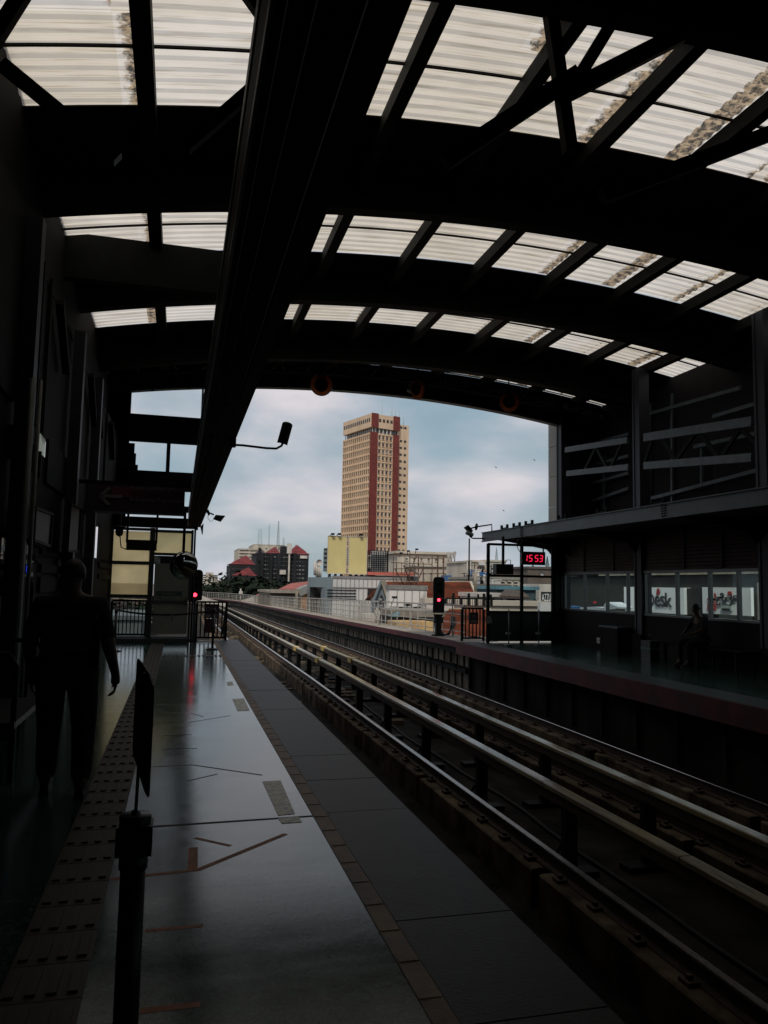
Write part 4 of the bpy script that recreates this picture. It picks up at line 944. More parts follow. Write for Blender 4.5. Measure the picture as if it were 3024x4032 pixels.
b = MB(); b.lathe([(0,0),(.06,.0),(.065,.02),(.065,ln),(.0,ln+.03)], a_, ax, 16); b.build('body', mat('pale_camera_body', (.3,.36,.35), .5), c2)

# ------------------------------------------------------------------ walkway, its wall and fence beyond the far platform
t = MB(); SW = [21.4] + [22+3*i for i in range(0, 31)] + [112+4*i for i in range(1, 18)]
sweep(t, [(8.02,-.12),(8.02,-.0),(9.3,-.0),(9.3,-3.0),(8.95,-3.0),(8.95,-.12)], SW)
struct(t.build('walkway', concl))
t = MB(); sweep(t, [(7.97,-.17),(7.97,.006),(8.03,.006),(8.03,-.17)], SW); struct(t.build('walkway_edge', redband))
wl = MB(); sweep(wl, [(8.5,-1.6),(8.5,-.12),(8.9,-.12),(8.9,-1.6)], SW)
s_ = 21.6
while s_ < 112:
    sweep(wl, [(8.38,-1.6),(8.38,-.95),(8.5,-.95),(8.5,-1.6)], [s_, s_+.42]); sweep(wl, [(8.44,-.78),(8.44,-.4),(8.5,-.4),(8.5,-.78)], [s_, s_+.42])
    s_ += .62
struct(wl.build('walkway_wall', mat('panel_concrete', (.25, .225, .19), .9, spec=.05, c2=(.06, .054, .048), scale=1.8, stretch=(1,1,.4), bump=.4, bscale=14)))
t = MB(); sweep(t, [(8.2,-.92),(8.2,-.80),(8.5,-.80),(8.5,-.92)], SW); sweep(t, [(8.1,-.36),(8.1,-.2),(8.4,-.2),(8.4,-.36)], SW)
s_ = 22.2
while s_ < 80: a = P(s_, 8.2, -.85); t.bar(a, a+Vector((-.06,.0,.16)), .03); s_ += 1.24
th = thing('cable_tray', 'dark cable trays running along the walkway wall', 'cable tray', P(22, 8.3, -.9)); t.build('tray', steel, th)
fe = thing('viaduct_fence', 'pale galvanised picket fence curving along the walkway', 'fence', P(30, 8.9, 0))
SF = [23.2 if q == 22 else q for q in SW[1:]]
FX = 8.85
for zz_ in (1.02,):
    t = MB(); sweep(t, [(FX-.03,zz_-.03),(FX-.03,zz_+.03),(FX+.03,zz_+.03),(FX+.03,zz_-.03)], SF); t.build('top_rail', galv, fe)
for zz_ in (.18, .46, .74):
    t = MB(); sweep(t, [(FX-.015,zz_-.015),(FX-.015,zz_+.015),(FX+.015,zz_+.015),(FX+.015,zz_-.015)], SF); t.build('middle_rail', galv, fe)
s_ = 23.4; k = 0; rest = MB()
while s_ < 150:
    a = P(s_, FX, 0); big = k % 6 == 0; w_ = .032 if big else .015
    if k < 97:
        b = MB(); b.bar(a+Vector((0,.01,.0)), a+Vector((0,.01,1.0)), w_*2, w_*2)
        if big: b.box((a.x-.08,a.y-.06,a.z),(a.x+.08,a.y+.08,a.z+.02))
        b.build('picket', galv, fe)
    else: rest.bar(a, a+Vector((0,0,1.0)), w_*2, w_*2)
    s_ += 1.0 if s_ < 33 else .7; k += 1
rest.build('far_pickets', galv, fe, kind='stuff')
fr_ = thing('viaduct_parapet', 'white low parapet wall curving left where the track bends', 'parapet', (3, 135, -3))
def poly_wall(pts, y, hpx, th_, m_, name, parent):
    b = MB()
    for i in range(len(pts)-1):
        (u0,v0),(u1,v1) = pts[i], pts[i+1]
        a0, a1, b0, b1 = atY(u0,v0,y), atY(u0,v0+hpx,y), atY(u1,v1,y), atY(u1,v1+hpx,y)
        b.prism([a0, b0, b1, a1], (0, th_, 0))
    b.build(name, m_, parent)
poly_wall([(740,2330),(796,2346),(838,2362),(877,2371),(939,2366),(975,2358),(1000,2349)], 128, 24, .3, whitew, 'wall_panel', fr_)
lp = thing('street_lamp', 'slim grey lamp pole standing by the curving tracks', 'street lamp', atY(947, 2380, 118)); 
b = MB(); b.tube([atY(946,2384,118), atY(948,2318,118)], .11, 8); b.build('pole', galv, lp)
b = MB(); q = atY(948,2333,117.8); b.box((q.x-.25,q.y-.2,q.z-.2),(q.x+.25,q.y+.2,q.z+.2)); b.build('lamp_box', whitew, lp)
km = thing('kilometre_marker', 'small white marker board with digits on the walkway fence', 'marker', P(31, 8.4, 0))
q = atX(1497, 2385, FX-.12); yk = q.y
b = MB(); b.tube([(FX-.15,yk,P(yk,0,0).z),(FX-.15,yk,q.z)], .03, 8); b.build('post', galv, km)
q1, q2_ = atY(1488,2381,yk-.1), atY(1506,2397,yk-.1)
b = MB(); b.box((q1.x,yk-.1,q2_.z),(q2_.x,yk-.07,q1.z)); b.build('board', mat('grey_marker_board', (.3,.3,.29), .6), km)
text('marker_text', '31', (q1.z-q2_.z)*1.1, letterd, km, (q1.x+.03, yk-.11, q2_.z+.02))
rf = atY(1499, 2363, yk+.2); b = MB(); b.lathe([(0,0),(.09,0),(.09,.03),(0,.03)], rf, (0,-1,0), 14); b.build('reflector', greyh, km)
mp_ = thing('steel_pipe_post', 'thick galvanised pipe post standing behind the walkway fence', 'post', (FX+.3, yk, 0))
q = atX(1483, 2455, FX+.25); b = MB(); b.tube([(q.x,q.y,q.z-.1),(q.x,q.y,q.z+.75)], .07, 12); b.build('pipe', galv, mp_)

# ------------------------------------------------------------------ city
GZ = -11.5
def zbot(y): return GZ
def bld(name, label, cat, u0, u1, vt, vb, y, depth, m_, roofm_=None, rows=0, cols=0, wm=None, wmar=(.12,.12), wsz=(.6,.55), vwin=None, group=None, over=0.15, ground=True, win_name='window'):
    a = atY(u0, vt, y); c = atY(u1, vt if vb is None else vb, y); z1 = atY((u0+u1)/2, vt, y).z; z0 = GZ if ground else c.z
    x0, x1 = a.x, atY(u1, vt, y).x
    th = thing(name, label, cat, ((x0+x1)/2, y+depth/2, z0), group)
    b = MB(); b.box((x0,y,z0),(x1,y+depth,z1)); b.build('wall', m_, th)
    if roofm_:
        b = MB(); b.box((x0-over,y-over,z1),(x1+over,y+depth+over,z1+max(.25,over))); b.build('roof_edge', roofm_, th)
    if rows:
        zt_ = atY((u0+u1)/2, vwin[0] if vwin else vt, y).z; zb_ = atY((u0+u1)/2, vwin[1] if vwin else vb, y).z
        cw = (x1-x0)*(1-2*wmar[0])/cols; rh = (zt_-zb_)/rows; cnt = 0; st = MB()
        for r_ in range(rows):
            for c_ in range(cols):
                xc = x0+(x1-x0)*wmar[0]+cw*(c_+.5); zc_ = zt_-rh*(r_+.5); w2, h2 = cw*wsz[0]/2, rh*wsz[1]/2
                tgt = MB() if cnt < 100 else st
                tgt.box((xc-w2,y-.03,zc_-h2),(xc+w2,y+.02,zc_+h2)); tgt.box((xc-w2-.08,y-.14,zc_-h2-.1),(xc+w2+.08,y-.002,zc_-h2), 1)
                tgt.box((xc-w2-.04,y-.2,zc_+h2),(xc+w2+.04,y-.002,zc_+h2+.08), 1)
                if cnt < 100: tgt.build(win_name, [wm or darkwin, m_], th)
                cnt += 1
        if st.v: st.build(win_name+'s', [wm or darkwin, m_], th, kind='stuff')
    return th, (x0, x1, z0, z1)

# --- tall cream tower
def tower():
    Yc = 340; C = atY(1462, 1628, Yc); zt_ = C.z
    dL = Vector((-.30, .954, 0)); dR = Vector((.954, .30, 0))
    def along(P0, d, u):   # length along d from P0 until it appears at u
        lo, hi = 0., 120.
        def pu(p):
            q = M3.transposed() @ (p-CAM); return 1512+F*q.x/q.z
        for _ in range(50):
            md_ = (lo+hi)/2
            if (pu(P0+d*md_)-u)*(pu(P0+d*hi)-u) <= 0: lo = md_
            else: hi = md_
        return lo
    LL = along(C, dL, 1356); LR = along(C, dR, 1572)
    th = thing('office_tower', 'tall cream tower with red vertical strips and rows of windows', 'tower', (C.x, C.y, GZ))
    nL = Vector((-.954, -.30, 0)); nR = Vector((.30, -.954, 0))
    def B(o, dx, x0, x1, z0, z1, nrm, t0, t1, mb, mi=0):   # box on a face
        p = [o+dx*x0+nrm*t0, o+dx*x1+nrm*t0, o+dx*x1+nrm*t1, o+dx*x0+nrm*t1]
        vs = [Vector((q.x,q.y,z0)) for q in p]+[Vector((q.x,q.y,z1)) for q in p]
        mb.add(vs, [(0,3,2,1),(4,5,6,7),(0,1,5,4),(1,2,6,5),(2,3,7,6),(3,0,4,7)], mi)
    O = Vector((C.x, C.y, 0))
    def zv(v): return atY(1470, v, Yc).z
    zA, zB, zC_ = zv(1682), zv(1703), zt_     # crown bottom, recess bottom
    def block(z0, z1, ins, nm, m_):
        b = MB(); o = O - nL*ins - nR*ins
        p = [o, o+dR*(LR-ins*2), o+dR*(LR-ins*2)+dL*(LL-ins*2), o+dL*(LL-ins*2)]
        b.add([Vector((q.x,q.y,z0)) for q in p]+[Vector((q.x,q.y,z1)) for q in p], [(0,3,2,1),(4,5,6,7),(0,1,5,4),(1,2,6,5),(2,3,7,6),(3,0,4,7)])
        b.build(nm, m_, th)
    block(GZ, zB, 0, 'shaft', cream); block(zB, zA, 1.0, 'recessed_storey', greywin); block(zA, zC_, -.35, 'crown', cream)
    # rear slab right of second strip
    b = MB(); o = O+dR*(LR-.02)-nR*1.5; LB = along(O+dR*LR-nR*1.5+Vector((0,0,20)), dR, 1603)
    p = [o, o+dR*LB, o+dR*LB+dL*14, o+dL*14]; z1 = zv(1652)
    b.add([Vector((q.x,q.y,GZ)) for q in p]+[Vector((q.x,q.y,z1)) for q in p], [(0,3,2,1),(4,5,6,7),(0,1,5,4),(1,2,6,5),(2,3,7,6),(3,0,4,7)]); b.build('stair_slab', cream, th)
    floors = 19; FH = 3.25; z = zB - .3; rowz = []
    while z - FH > zv(2215) - 20 and len(rowz) < 24: rowz.append(z); z -= FH
    # red strips
    sw = LR*.235; s2_ = LR*.775
    for (x0, x1) in ((0, sw), (s2_, LR)):
        b = MB(); B(O, dR, x0, x1, GZ, zB+.4, nR, 0, .35, b); b.build('red_strip', brickred, th)
        b = MB(); B(O, dR, x0, x1, zA, zC_+.3, nR, .35, .75, b); b.build('red_strip', brickred, th)
    b = MB(); B(O, dL, -.02, .5, GZ, zB+.4, nL, 0, .3, b); b.build('red_strip', brickred, th)
    # left face: fins and window slots
    nw = 14; pw = LL/nw; st = MB(); cnt = 0
    fins = MB()
    for i in range(nw+1): B(O, dL, max(0.2,i*pw-.14), min(LL, i*pw+.14), GZ, zB, nL, .0, .5, fins)
    fins.build('facade_fins', cream, th)
    lines = MB()
    for z in rowz:
        B(O, dL, .2, LL, z-.45, z-.1, nL, .0, .35, lines); B(O, dR, sw, s2_, z-.4, z-.1, nR, 0, .3, lines)
    lines.build('floor_bands', cream, th)
    for z in rowz:
        for i in range(nw):
            B(O, dL, i*pw+.3, (i+1)*pw-.3, z-FH+.75, z-.75, nL, .0, .06, st)
    st.build('side_windows', darkwin, th, kind='stuff')
    ww = (s2_-sw)/4; sf = MB()
    for i in range(5): B(O, dR, sw+i*ww-ww*.1, sw+i*ww+ww*.1, zB-len(rowz)*FH, zB, nR, 0, .3, sf)
    sf.build('front_mullions', cream, th)
    for z in rowz[:20]:
        for i in range(4):
            b = MB(); B(O, dR, sw+i*ww+ww*.28, sw+(i+1)*ww-ww*.28, z-FH+1.0, z-.8, nR, 0, .08, b); B(O, dR, sw+i*ww+ww*.2, sw+(i+1)*ww-ww*.2, z-FH+.7, z-FH+.85, nR, 0, .3, b, 1)
            if random.random() < .2: B(O, dR, sw+i*ww+ww*.3, sw+i*ww+ww*.5, z-FH+.85, z-FH+1.3, nR, .08, .35, b, 2)
            b.build('front_window', [darkwin if random.random() < .8 else greywin, cream, whitew], th)
    for k, z in enumerate([zC_-2.6]+rowz):
        b = MB()
        for x in (LB*.22, LB*.58): B(o, dR, x, x+LB*.2, z-FH*.62, z-FH*.3, nR, -.01, .08, b)
        b.build('stair_window', darkwin, th)
    # crown windows
    b = MB()
    for i in range(nw): B(O, dL, i*pw+.35, (i+1)*pw-.35, zA+2.6, zC_-2.0, nL, .35, .42, b)
    for i in range(4): B(O, dR, sw+i*ww+.45, sw+(i+1)*ww-.45, zA+2.9, zC_-2.0, nR, .35, .42, b)
    b.build('crown_windows', darkwin, th)
    b = MB()
    for i in range(5): B(O, dR, sw+i*ww-.25-1, sw+i*ww+.25-1, zB, zA, nR, -1.0, -.2, b)
    for i in range(nw+1): B(O, dL, i*pw-.12, i*pw+.12, zB, zA, nL, -1.0, -.7, b)
    b.build('recess_posts', whitew, th)
    for u, v0, v1, yy in ((1504,1572,1640,345),(1541,1592,1648,350),(1545,1600,1648,346),(1534,1620,1648,346),(1557,1602,1650,344),(1572,1615,1655,345),(1588,1630,1665,342)):
        tn = thing('roof_antenna', 'thin antenna mast on tower roof%s' % {1504: ', tallest and leftmost', 1541: ', second from left', 1545: ', third from left', 1534: ', short one near tallest', 1557: ', fourth from left', 1572: ', beside the stair slab', 1588: ', rightmost'}[u], 'antenna', atY(u, v1, yy), 'antennas on the tower roof')
        b = MB(); b.tube([atY(u, v1+25, yy), atY(u+1, v0, yy)], [.16, .07], 5); b.build('mast', mastm, tn)
tower()

# --- dark apartment blocks with red pyramid roofs
def pyr(parent, u0, u1, ve, up, vp, y, depth, m_, mid=None):
    a, c = atY(u0, ve, y), atY(u1, ve, y); ap = atY(up, vp, y+depth/2); z0 = (a.z+c.z)/2
    b = MB(); vs = [(a.x,y,z0),(c.x,y,z0),(c.x,y+depth,z0),(a.x,y+depth,z0)]
    def lerp(q, t_, k_): return (q[0]+(ap.x-q[0])*t_, q[1]+(ap.y-q[1])*t_, q[2]+(ap.z-q[2])*k_)
    m1 = [lerp(q, .30, .22) for q in vs]; m2 = [lerp(q, .32, .30) for q in vs]; tp = [lerp(q, .97, 1.0) for q in vs]
    al = vs+m1+m2+tp; fs = []
    for l in range(3):
        for k in range(4): fs.append((l*4+k, l*4+(k+1) % 4, (l+1)*4+(k+1) % 4, (l+1)*4+k))
    fs += [(12,13,14,15), (0,3,2,1)]; b.add(al, fs); b.build('roof', m_, parent)
YD = 430
th, bb = bld('apartment_block', 'dark apartment block with red pyramid roof and white vertical pipe', 'apartment block', 1010, 1216, 2180, 2340, YD, 30, blackb, None, 9, 14, mat('dim_balcony', (.24,.25,.26), .5, c2=(.03,.033,.036), scale=.22, lo=.45, hi=.6), (.07,.1), (.62,.34), (2185, 2332))
for u in (1033, 1068, 1100, 1140, 1163): 
    a = atY(u, 2178, YD-1.2); b = MB(); b.box((a.x-.9,YD-1.6,GZ),(a.x+.9,YD,a.z)); b.build('buttress', blackb, th)
a = atY(1140.5, 2140, YD-2.2); b = MB(); b.box((a.x-.4,YD-2.6,atY(1138,2290,YD).z),(a.x+.4,YD-1.7,a.z)); b.box((a.x-1.4,YD-3,atY(1138,2180,YD).z),(a.x+1.2,YD-1.7,a.z)); b.build('white_pipe', whitew, th)
b = MB(); a = atY(1113,2253,YD-1.7); b.box((a.x-1.7,YD-2.0,a.z-1.2),(a.x+1.7,YD-1.65,a.z+1.2)); a = atY(1196,2192,YD-.5); b.box((a.x-2,YD-.7,a.z-1),(a.x+2,YD-.2,a.z+.6)); b.build('white_unit', whitew, th)
pyr(th, 1140, 1222, 2182, 1169, 2146, YD, 26, redroof); pyr(th, 1050, 1105, 2178, 1083, 2152, YD, 26, redroof); pyr(th, 1005, 1050, 2180, 1030, 2162, YD, 20, mat('dark_roof', (.05,.035,.035), .8), 0)
a, c = atY(1112,2150,YD+2), atY(1137,2180,YD+2); b = MB(); b.box((a.x,YD+2,c.z-4),(c.x,YD+12,a.z)); b.build('stair_tower', blackb, th)
a, c = atY(1019,2157,YD-1), atY(1029,2180,YD-1); b = MB(); b.box((a.x,YD-1,c.z-4),(c.x,YD+2,a.z)); b.build('chimney', blackb, th)
a, c = atY(1165,2144,YD+10), atY(1174,2152,YD+10); b = MB(); b.box((a.x,YD+12,c.z-3),(c.x,YD+14,a.z)); b.build('chimney', mat('pale_vent', (.4,.4,.4)), th)
th, _ = bld('apartment_block', 'lower dark block with two stepped red roofs left of the pipe', 'apartment block', 906, 1012, 2225, 2340, YD-20, 30, blackb, None, 5, 7, darkwin, (.05,.1), (.6,.4), (2230, 2330))
pyr(th, 901, 1010, 2222, 969, 2187, YD-20, 24, redroof); pyr(th, 913, 1012, 2266, 978, 2234, YD-32, 12, redroof)
b = MB(); a, c = atY(918,2266,YD-32), atY(1010,2266,YD-32); b.box((a.x,YD-32,GZ),(c.x,YD-20,a.z)); b.build('lower_wing', blackb, th)
th, _ = bld('office_block', 'white office block with banded storeys behind the dark apartments', 'office block', 940, 1022, 2162, 2230, YD+60, 40, creamw, creamw, 4, 2, darkwin, (.02,.1), (.93,.34), (2162, 2212))
th, _ = bld('office_block', 'white rooftop block carrying the lattice masts', 'office block', 1000, 1122, 2146, 2230, YD+90, 40, creamw, creamw, 1, 4, darkwin, (.1,.1), (.2,.25), (2150, 2170))
def lattice(label, u, v0, v1, wpx0, wpx1, y, m_=mastm, n_=9):
    th = thing('lattice_mast', label, 'mast', atY(u, v1, y), 'lattice masts on the roofs')
    b = MB(); s0 = wpx0/F*y/2; s1 = wpx1/F*y/2; zb_ = atY(u, v1, y).z; zt_ = atY(u, v0, y).z; xc = atY(u, v1, y).x; r_ = max(.1, .35/F*y)
    c0 = [(-1,-1),(1,-1),(1,1),(-1,1)]
    def pt(k, t_):
        s_ = s0+(s1-s0)*t_; return Vector((xc+c0[k][0]*s_, y+c0[k][1]*s_, zb_+(zt_-zb_)*t_))
    for k in range(4): b.bar(pt(k,0), pt(k,1), r_)
    for i in range(n_):
        for k in range(4):
            b.bar(pt(k, i/n_), pt((k+1)%4, (i+1)/n_), r_*.7); b.bar(pt(k, (i+1)/n_), pt((k+1)%4, (i+1)/n_), r_*.7)
    b.build('lattice', m_, th)
lattice('wide pale lattice tower, leftmost on the roofs', 1023, 2083, 2146, 18, 9, 520)
lattice('thin pale lattice mast, second from left', 1058, 2066, 2148, 5, 3, 520)
lattice('tall dark lattice mast above the dark apartments', 1094, 2052, 2160, 10, 2, 515, mat('dark_mast', (.07,.09,.10)), 12)
lattice('short pale lattice mast beside the tall dark one', 1116, 2116, 2160, 10, 3, 520)
lattice('leaning pale mast seen through glass screen left pane', 1955, 2155, 2215, 10, 1, 300)
lattice('pale mast seen under the clock, left', 2098, 2222, 2240, 12, 1, 200, mat('dark_mast', (.07,.09,.10)))
lattice('pale mast seen under the clock, right', 2155, 2190, 2240, 14, 1, 200, mat('dark_mast', (.07,.09,.10)))
# --- left apartment tower
th, _ = bld('apartment_tower', 'white apartment tower with stacked balconies at far left', 'apartment tower', 814, 840, 2254, 2330, 600, 25, creamw, None, 6, 1, darkwin, (.2,.1), (.35,.4), (2256, 2310))
for u0, u1, vt in ((797, 814, 2262), (840, 858, 2264)):
    a, c = atY(u0, vt, 604), atY(u1, vt, 604); b = MB(); b.box((a.x,604,GZ),(c.x,622,a.z)); b.build('wing', creamw, th)
    for k in range(6):
        z_ = atY(u0, vt+6+k*8, 602).z; b = MB(); b.box((a.x+.4,601.5,z_-.7),(c.x-.2,604,z_+.1)); b.box((a.x+.6,603.9,z_+.1),(c.x-.4,603.98,z_+1.0), 1); b.build('balcony', [whitew, darkwin], th)
bld('apartment_block', 'low pale block right of the far white tower', 'apartment block', 850, 890, 2286, 2330, 560, 20, creamw, creamw, 2, 3, darkwin, (.1,.1), (.3,.4), (2290, 2318))

# --- grey metal hall
YG = 56
th, (gx0, gx1, gz0, gz1) = bld('metal_hall', 'white and grey metal clad hall with four dark louvre lines', 'hall', 1310, 1600, 2276, 2480, YG, 2.6, greyclad)
b = MB(); b.box((gx0+3.2,YG+2.6,GZ),(gx1,YG+10,gz1-.02)); b.build('rear_volume', greyclad, th)
b = MB()
for k in range(18):
    x = gx0+(gx1-gx0)*k/17; b.box((x-.02,YG-.03,gz1-3.4),(x+.02,YG-.001,gz1-.05))
b.box((gx0,YG-.05,gz1-.08),(gx1,YG+.3,gz1+.1)); b.box((gx0,YG-.06,atY(1400,2314,YG).z-.03),(gx1,YG-.001,atY(1400,2314,YG).z+.03)); b.build('panel_seams', mat('seam_grey', (.2,.2,.2)), th)
a = atY(1218, 2278, YG+3); b = MB()
b.prism([(gx0-.002,YG,gz1),(a.x,YG+3,gz1),(a.x,YG+3,atY(1218,2311,YG+3).z),(gx0-.002,YG,atY(1300,2313,YG).z)], (0,.4,0)); b.build('grey_fascia', blueclad, th)
b = MB(); b.box((a.x+.1,YG+3.2,GZ),(gx0+.6,YG+4.4,gz1-.1)); b.build('dark_recess', darkwin, th)
q0, q1 = atY(1284,2312,YG-.1), atY(1310,2400,YG-.1); b = MB(); b.box((q0.x,YG+.0,GZ),(gx0-.01,YG+2,q0.z)); b.build('corner_panel', blueclad, th)
for v in (2322, 2334, 2346, 2357):
    q0, q1 = atY(1288, v, YG), atY(1402, v, YG); b = MB(); b.box((q0.x,YG-.08,q0.z-.028),(q1.x,YG-.01,q0.z+.028)); b.build('louvre_line', black, th)
q0, q1 = atY(1447,2316,YG), atY(1497,2374,YG); b = MB(); b.box((q0.x,YG-.05,q1.z),(q1.x,YG-.01,q0.z)); b.build('window', darkwin, th)
# --- yellow hoardings
for k, (u0, u1, v0, v1, lab) in enumerate(((1293,1361,2111,2258,'blank yellow hoarding, left one of the pair'),(1376,1442,2114,2260,'blank yellow hoarding, right one of the pair'))):
    th = thing('hoarding', lab, 'hoarding', atY((u0+u1)/2, v1, 58), 'blank yellow hoardings above the metal hall')
    a, c = atY(u0, v0, 58), atY(u1, v1, 58)
    b = MB(); b.box((a.x,58,c.z),(c.x,58.08,a.z)); b.build('panel', yellowp, th)
    b = MB(); w_ = .05
    b.box((a.x-w_,57.97,c.z-w_),(c.x+w_,58.0,c.z)); b.box((a.x-w_,57.97,a.z),(c.x+w_,58.0,a.z+w_)); b.box((a.x-w_,57.97,c.z),(a.x,58.0,a.z)); b.box((c.x,57.97,c.z),(c.x+w_,58,a.z))
    b.build('frame', creamw, th)
    b = MB()
    for x in (a.x+.25, (a.x+c.x)/2, c.x-.25):
        b.bar((x,58.2,c.z-.9),(x,58.2,a.z),.1); b.bar((x,58.2,c.z+.4),(x,59.4,c.z-.8),.08)
    for z_ in (c.z+.2, (a.z+c.z)/2, a.z-.2): b.bar((a.x,58.15,z_),(c.x,58.15,z_),.08)
    b.build('back_frame', steel, th)
    for du in ((10, 36) if k == 0 else (38,)):
        p0 = atY(u0+du-6, v0+2, 58.1); p1 = atY(u0+du+2, v0-9, 57.85); b = MB(); b.tube([p0, p1], .03, 6); b.box((p1.x,p1.y-.15,p1.z-.08),(p1.x+.22,p1.y+.1,p1.z+.06)); b.build('lamp_arm', steel, th)
th = thing('billboard', 'narrow grey billboard edge left of yellow hoardings', 'billboard', atY(1284, 2250, 59))
a, c = atY(1276,2160,59), atY(1290,2249,59); b = MB(); b.box((a.x,59,c.z),(c.x,59.2,a.z)); b.build('panel', blueclad, th); b = MB(); b.box((c.x-.08,58.9,c.z-.2),(c.x+.02,59,a.z+.1)); 
for k in range(6): z_ = c.z+(a.z-c.z)*k/5; b.bar((a.x,58.95,z_),(c.x,58.95,z_),.05)
b.build('frame', steel, th)
th = thing('billboard_ladder', 'dark ladder frame with pale sheet between the yellow hoardings', 'frame', atY(1368, 2255, 59.5)); a, c = atY(1359,2115,59.3), atY(1379,2262,59.3)
b = MB()
for x in (a.x, c.x): b.bar((x,59.3,c.z),(x,59.3,a.z),.07)
for k in range(16): z_ = c.z+(a.z-c.z)*k/15; b.bar((a.x,59.3,z_),(c.x,59.3,z_),.045)
b.build('ladder', rusty, th); b = MB(); b.box((a.x,59.8,c.z+.8),(c.x,59.9,c.z+2.0)); b.build('pale_sheet', whitew, th)
th = thing('billboard', 'pale billboard sheet behind a dark steel grid', 'billboard', atY(1485, 2250, 64)); a, c = atY(1446,2168,64), atY(1525,2252,64)
b = MB(); q0, q1 = atY(1462,2168,64.3), atY(1514,2250,64.3); b.box((q0.x,64.3,q1.z),(q1.x,64.4,q0.z)); b.build('sheet', mat('pale_grey_sheet', (.5,.5,.5), .7, c2=(.3,.31,.32), scale=.7), th)
for k in range(10):
    x = a.x+(c.x-a.x)*k/9; b = MB(); b.bar((x,64,c.z),(x,64,a.z),.06 if k not in (0,9) else .12); b.build('upright', steel, th)
for k in range(11):
    z_ = c.z+(a.z-c.z)*k/10; b = MB(); b.bar((a.x,64,z_),(c.x,64,z_),.05); b.build('crossbar', steel, th)
# mobile mast by hall
th = thing('telecom_mast', 'cluster of white telecom antennas on roof left of hoardings', 'telecom mast', atY(1252, 2275, 62))
b = MB()
for u, v0, v1, w_ in ((1240,2213,2265,.12),(1247,2222,2275,.1),(1256,2228,2275,.1),(1262,2238,2275,.08)): b.tube([atY(u,v1,62), atY(u,v0,62)], w_, 6)
b.bar(atY(1237,2240,62), atY(1262,2236,62), .06); b.bar(atY(1237,2255,62), atY(1268,2262,62), .06); b.build('poles', whitew, th)
b = MB(); b.lathe([(.0,-.1),(.2,0),(.25,.05)], atY(1257,2215,61.9), (0,-1,0), 14); b.box(*[tuple(atY(*q, 61.9)) for q in ((1249,2218),(1255,2205))]) if False else None; b.build('dish', whitew, th)
# red roofed / orange buildings left of hall
th, (x0,x1,z0,z1) = bld('roadside_building', 'low grey brown building with flat concrete edge', 'building', 1063, 1178, 2335, 2420, 84, 12, mat('grey_brown_wall', (.20,.17,.14), .85, c2=(.10,.085,.07), scale=.6), concl)
a = atY(1064, 2320, 83.5); c = atY(1172, 2332, 83.5); b = MB(); b.box((a.x,83,c.z-.1),(c.x,84,a.z)); b.build('roof_beam', mat('beam_grey', (.26,.23,.19)), th)
q0, q1 = atY(1164,2318,83), atY(1172,2380,83); b = MB(); b.box((q0.x,82.9,GZ),(q1.x,83.6,q0.z)); b.build('pillar', concl, th)
th = thing('roadside_building', 'long building with red sloping roof and orange end wall', 'building', atY(1180, 2330, 90))
a, c, d_, e_ = atY(1098,2318,88), atY(1178,2318,88), atY(1216,2300,100), atY(1135,2302,100)
b = MB(); b.prism([a, c, d_, e_], (0,0,-.25)); b.build('roof', redroof2, th)
a2, c2_, d2_, e2_ = atY(1128,2303,100), atY(1216,2299,100), atY(1216,2289,112), atY(1150,2296,112)
b = MB(); b.prism([a2, c2_, d2_, e2_], (0,0,-.25)); b.build('roof', redroof2, th)
b = MB(); q = [atY(1177,2352,86), atY(1217,2332,86), atY(1217,2420,86), atY(1177,2420,86)]; b.prism(q, (0,3,0)); b.build('orange_wall', orangew, th)
q = [atY(1172,2322,85.7), atY(1217,2303,85.7), atY(1217,2332,85.7), atY(1177,2352,85.7)]; b = MB(); b.prism(q, (0,3,0)); b.build('grey_gable', mat('gable_grey', (.20,.21,.20)), th)
b = MB(); b.box((a.x, 89.5, GZ), (c.x, 99, a.z-.3)); b.build('body', brownw, th)
for u in (1032, 1062):
    th = thing('kiosk', 'small red pyramid roof %s behind the fence' % ('left' if u < 1050 else 'right'), 'roof', atY(u, 2346, 120), 'small red pyramid roofs'); q = atY(u, 2346, 120); b = MB(); b.add([(q.x-1,120,q.z),(q.x+1,120,q.z),(q.x+1,122,q.z),(q.x-1,122,q.z),(q.x,121,q.z+.45)], [(0,1,4),(1,2,4),(2,3,4),(3,0,4),(0,3,2,1)]); b.build('roof', redroof2, th); b = MB(); b.box((q.x-.8,120.2,q.z-3),(q.x+.8,121.8,q.z)); b.build('wall', brownw, th)
# shop with red awning and blue band
th, _ = bld('shop_building', 'long shop with red roof edge above a blue band', 'shop', 1447, 1650, 2268, 2330, 78, 14, mat('blue_dark_band', (.03,.07,.10), .6, c2=(.05,.05,.06), scale=.8), None, 1, 5, darkwin, (.05,.1), (.5,.5), (2270, 2288))
a, c = atY(1447,2250,77.5), atY(1630,2268,77.5); b = MB(); b.prism([(a.x,77.2,c.z),(c.x,77.2,c.z),(c.x,77.6,a.z),(a.x,77.6,a.z)], (0,1.2,0)); b.build('red_roof_edge', redroof2, th)
b = MB(); a, c = atY(1447,2248,79), atY(1478,2252,79); b.box((a.x,79,c.z-1),(c.x,80,a.z+.3)); b.build('rooftop_box', concd, th)
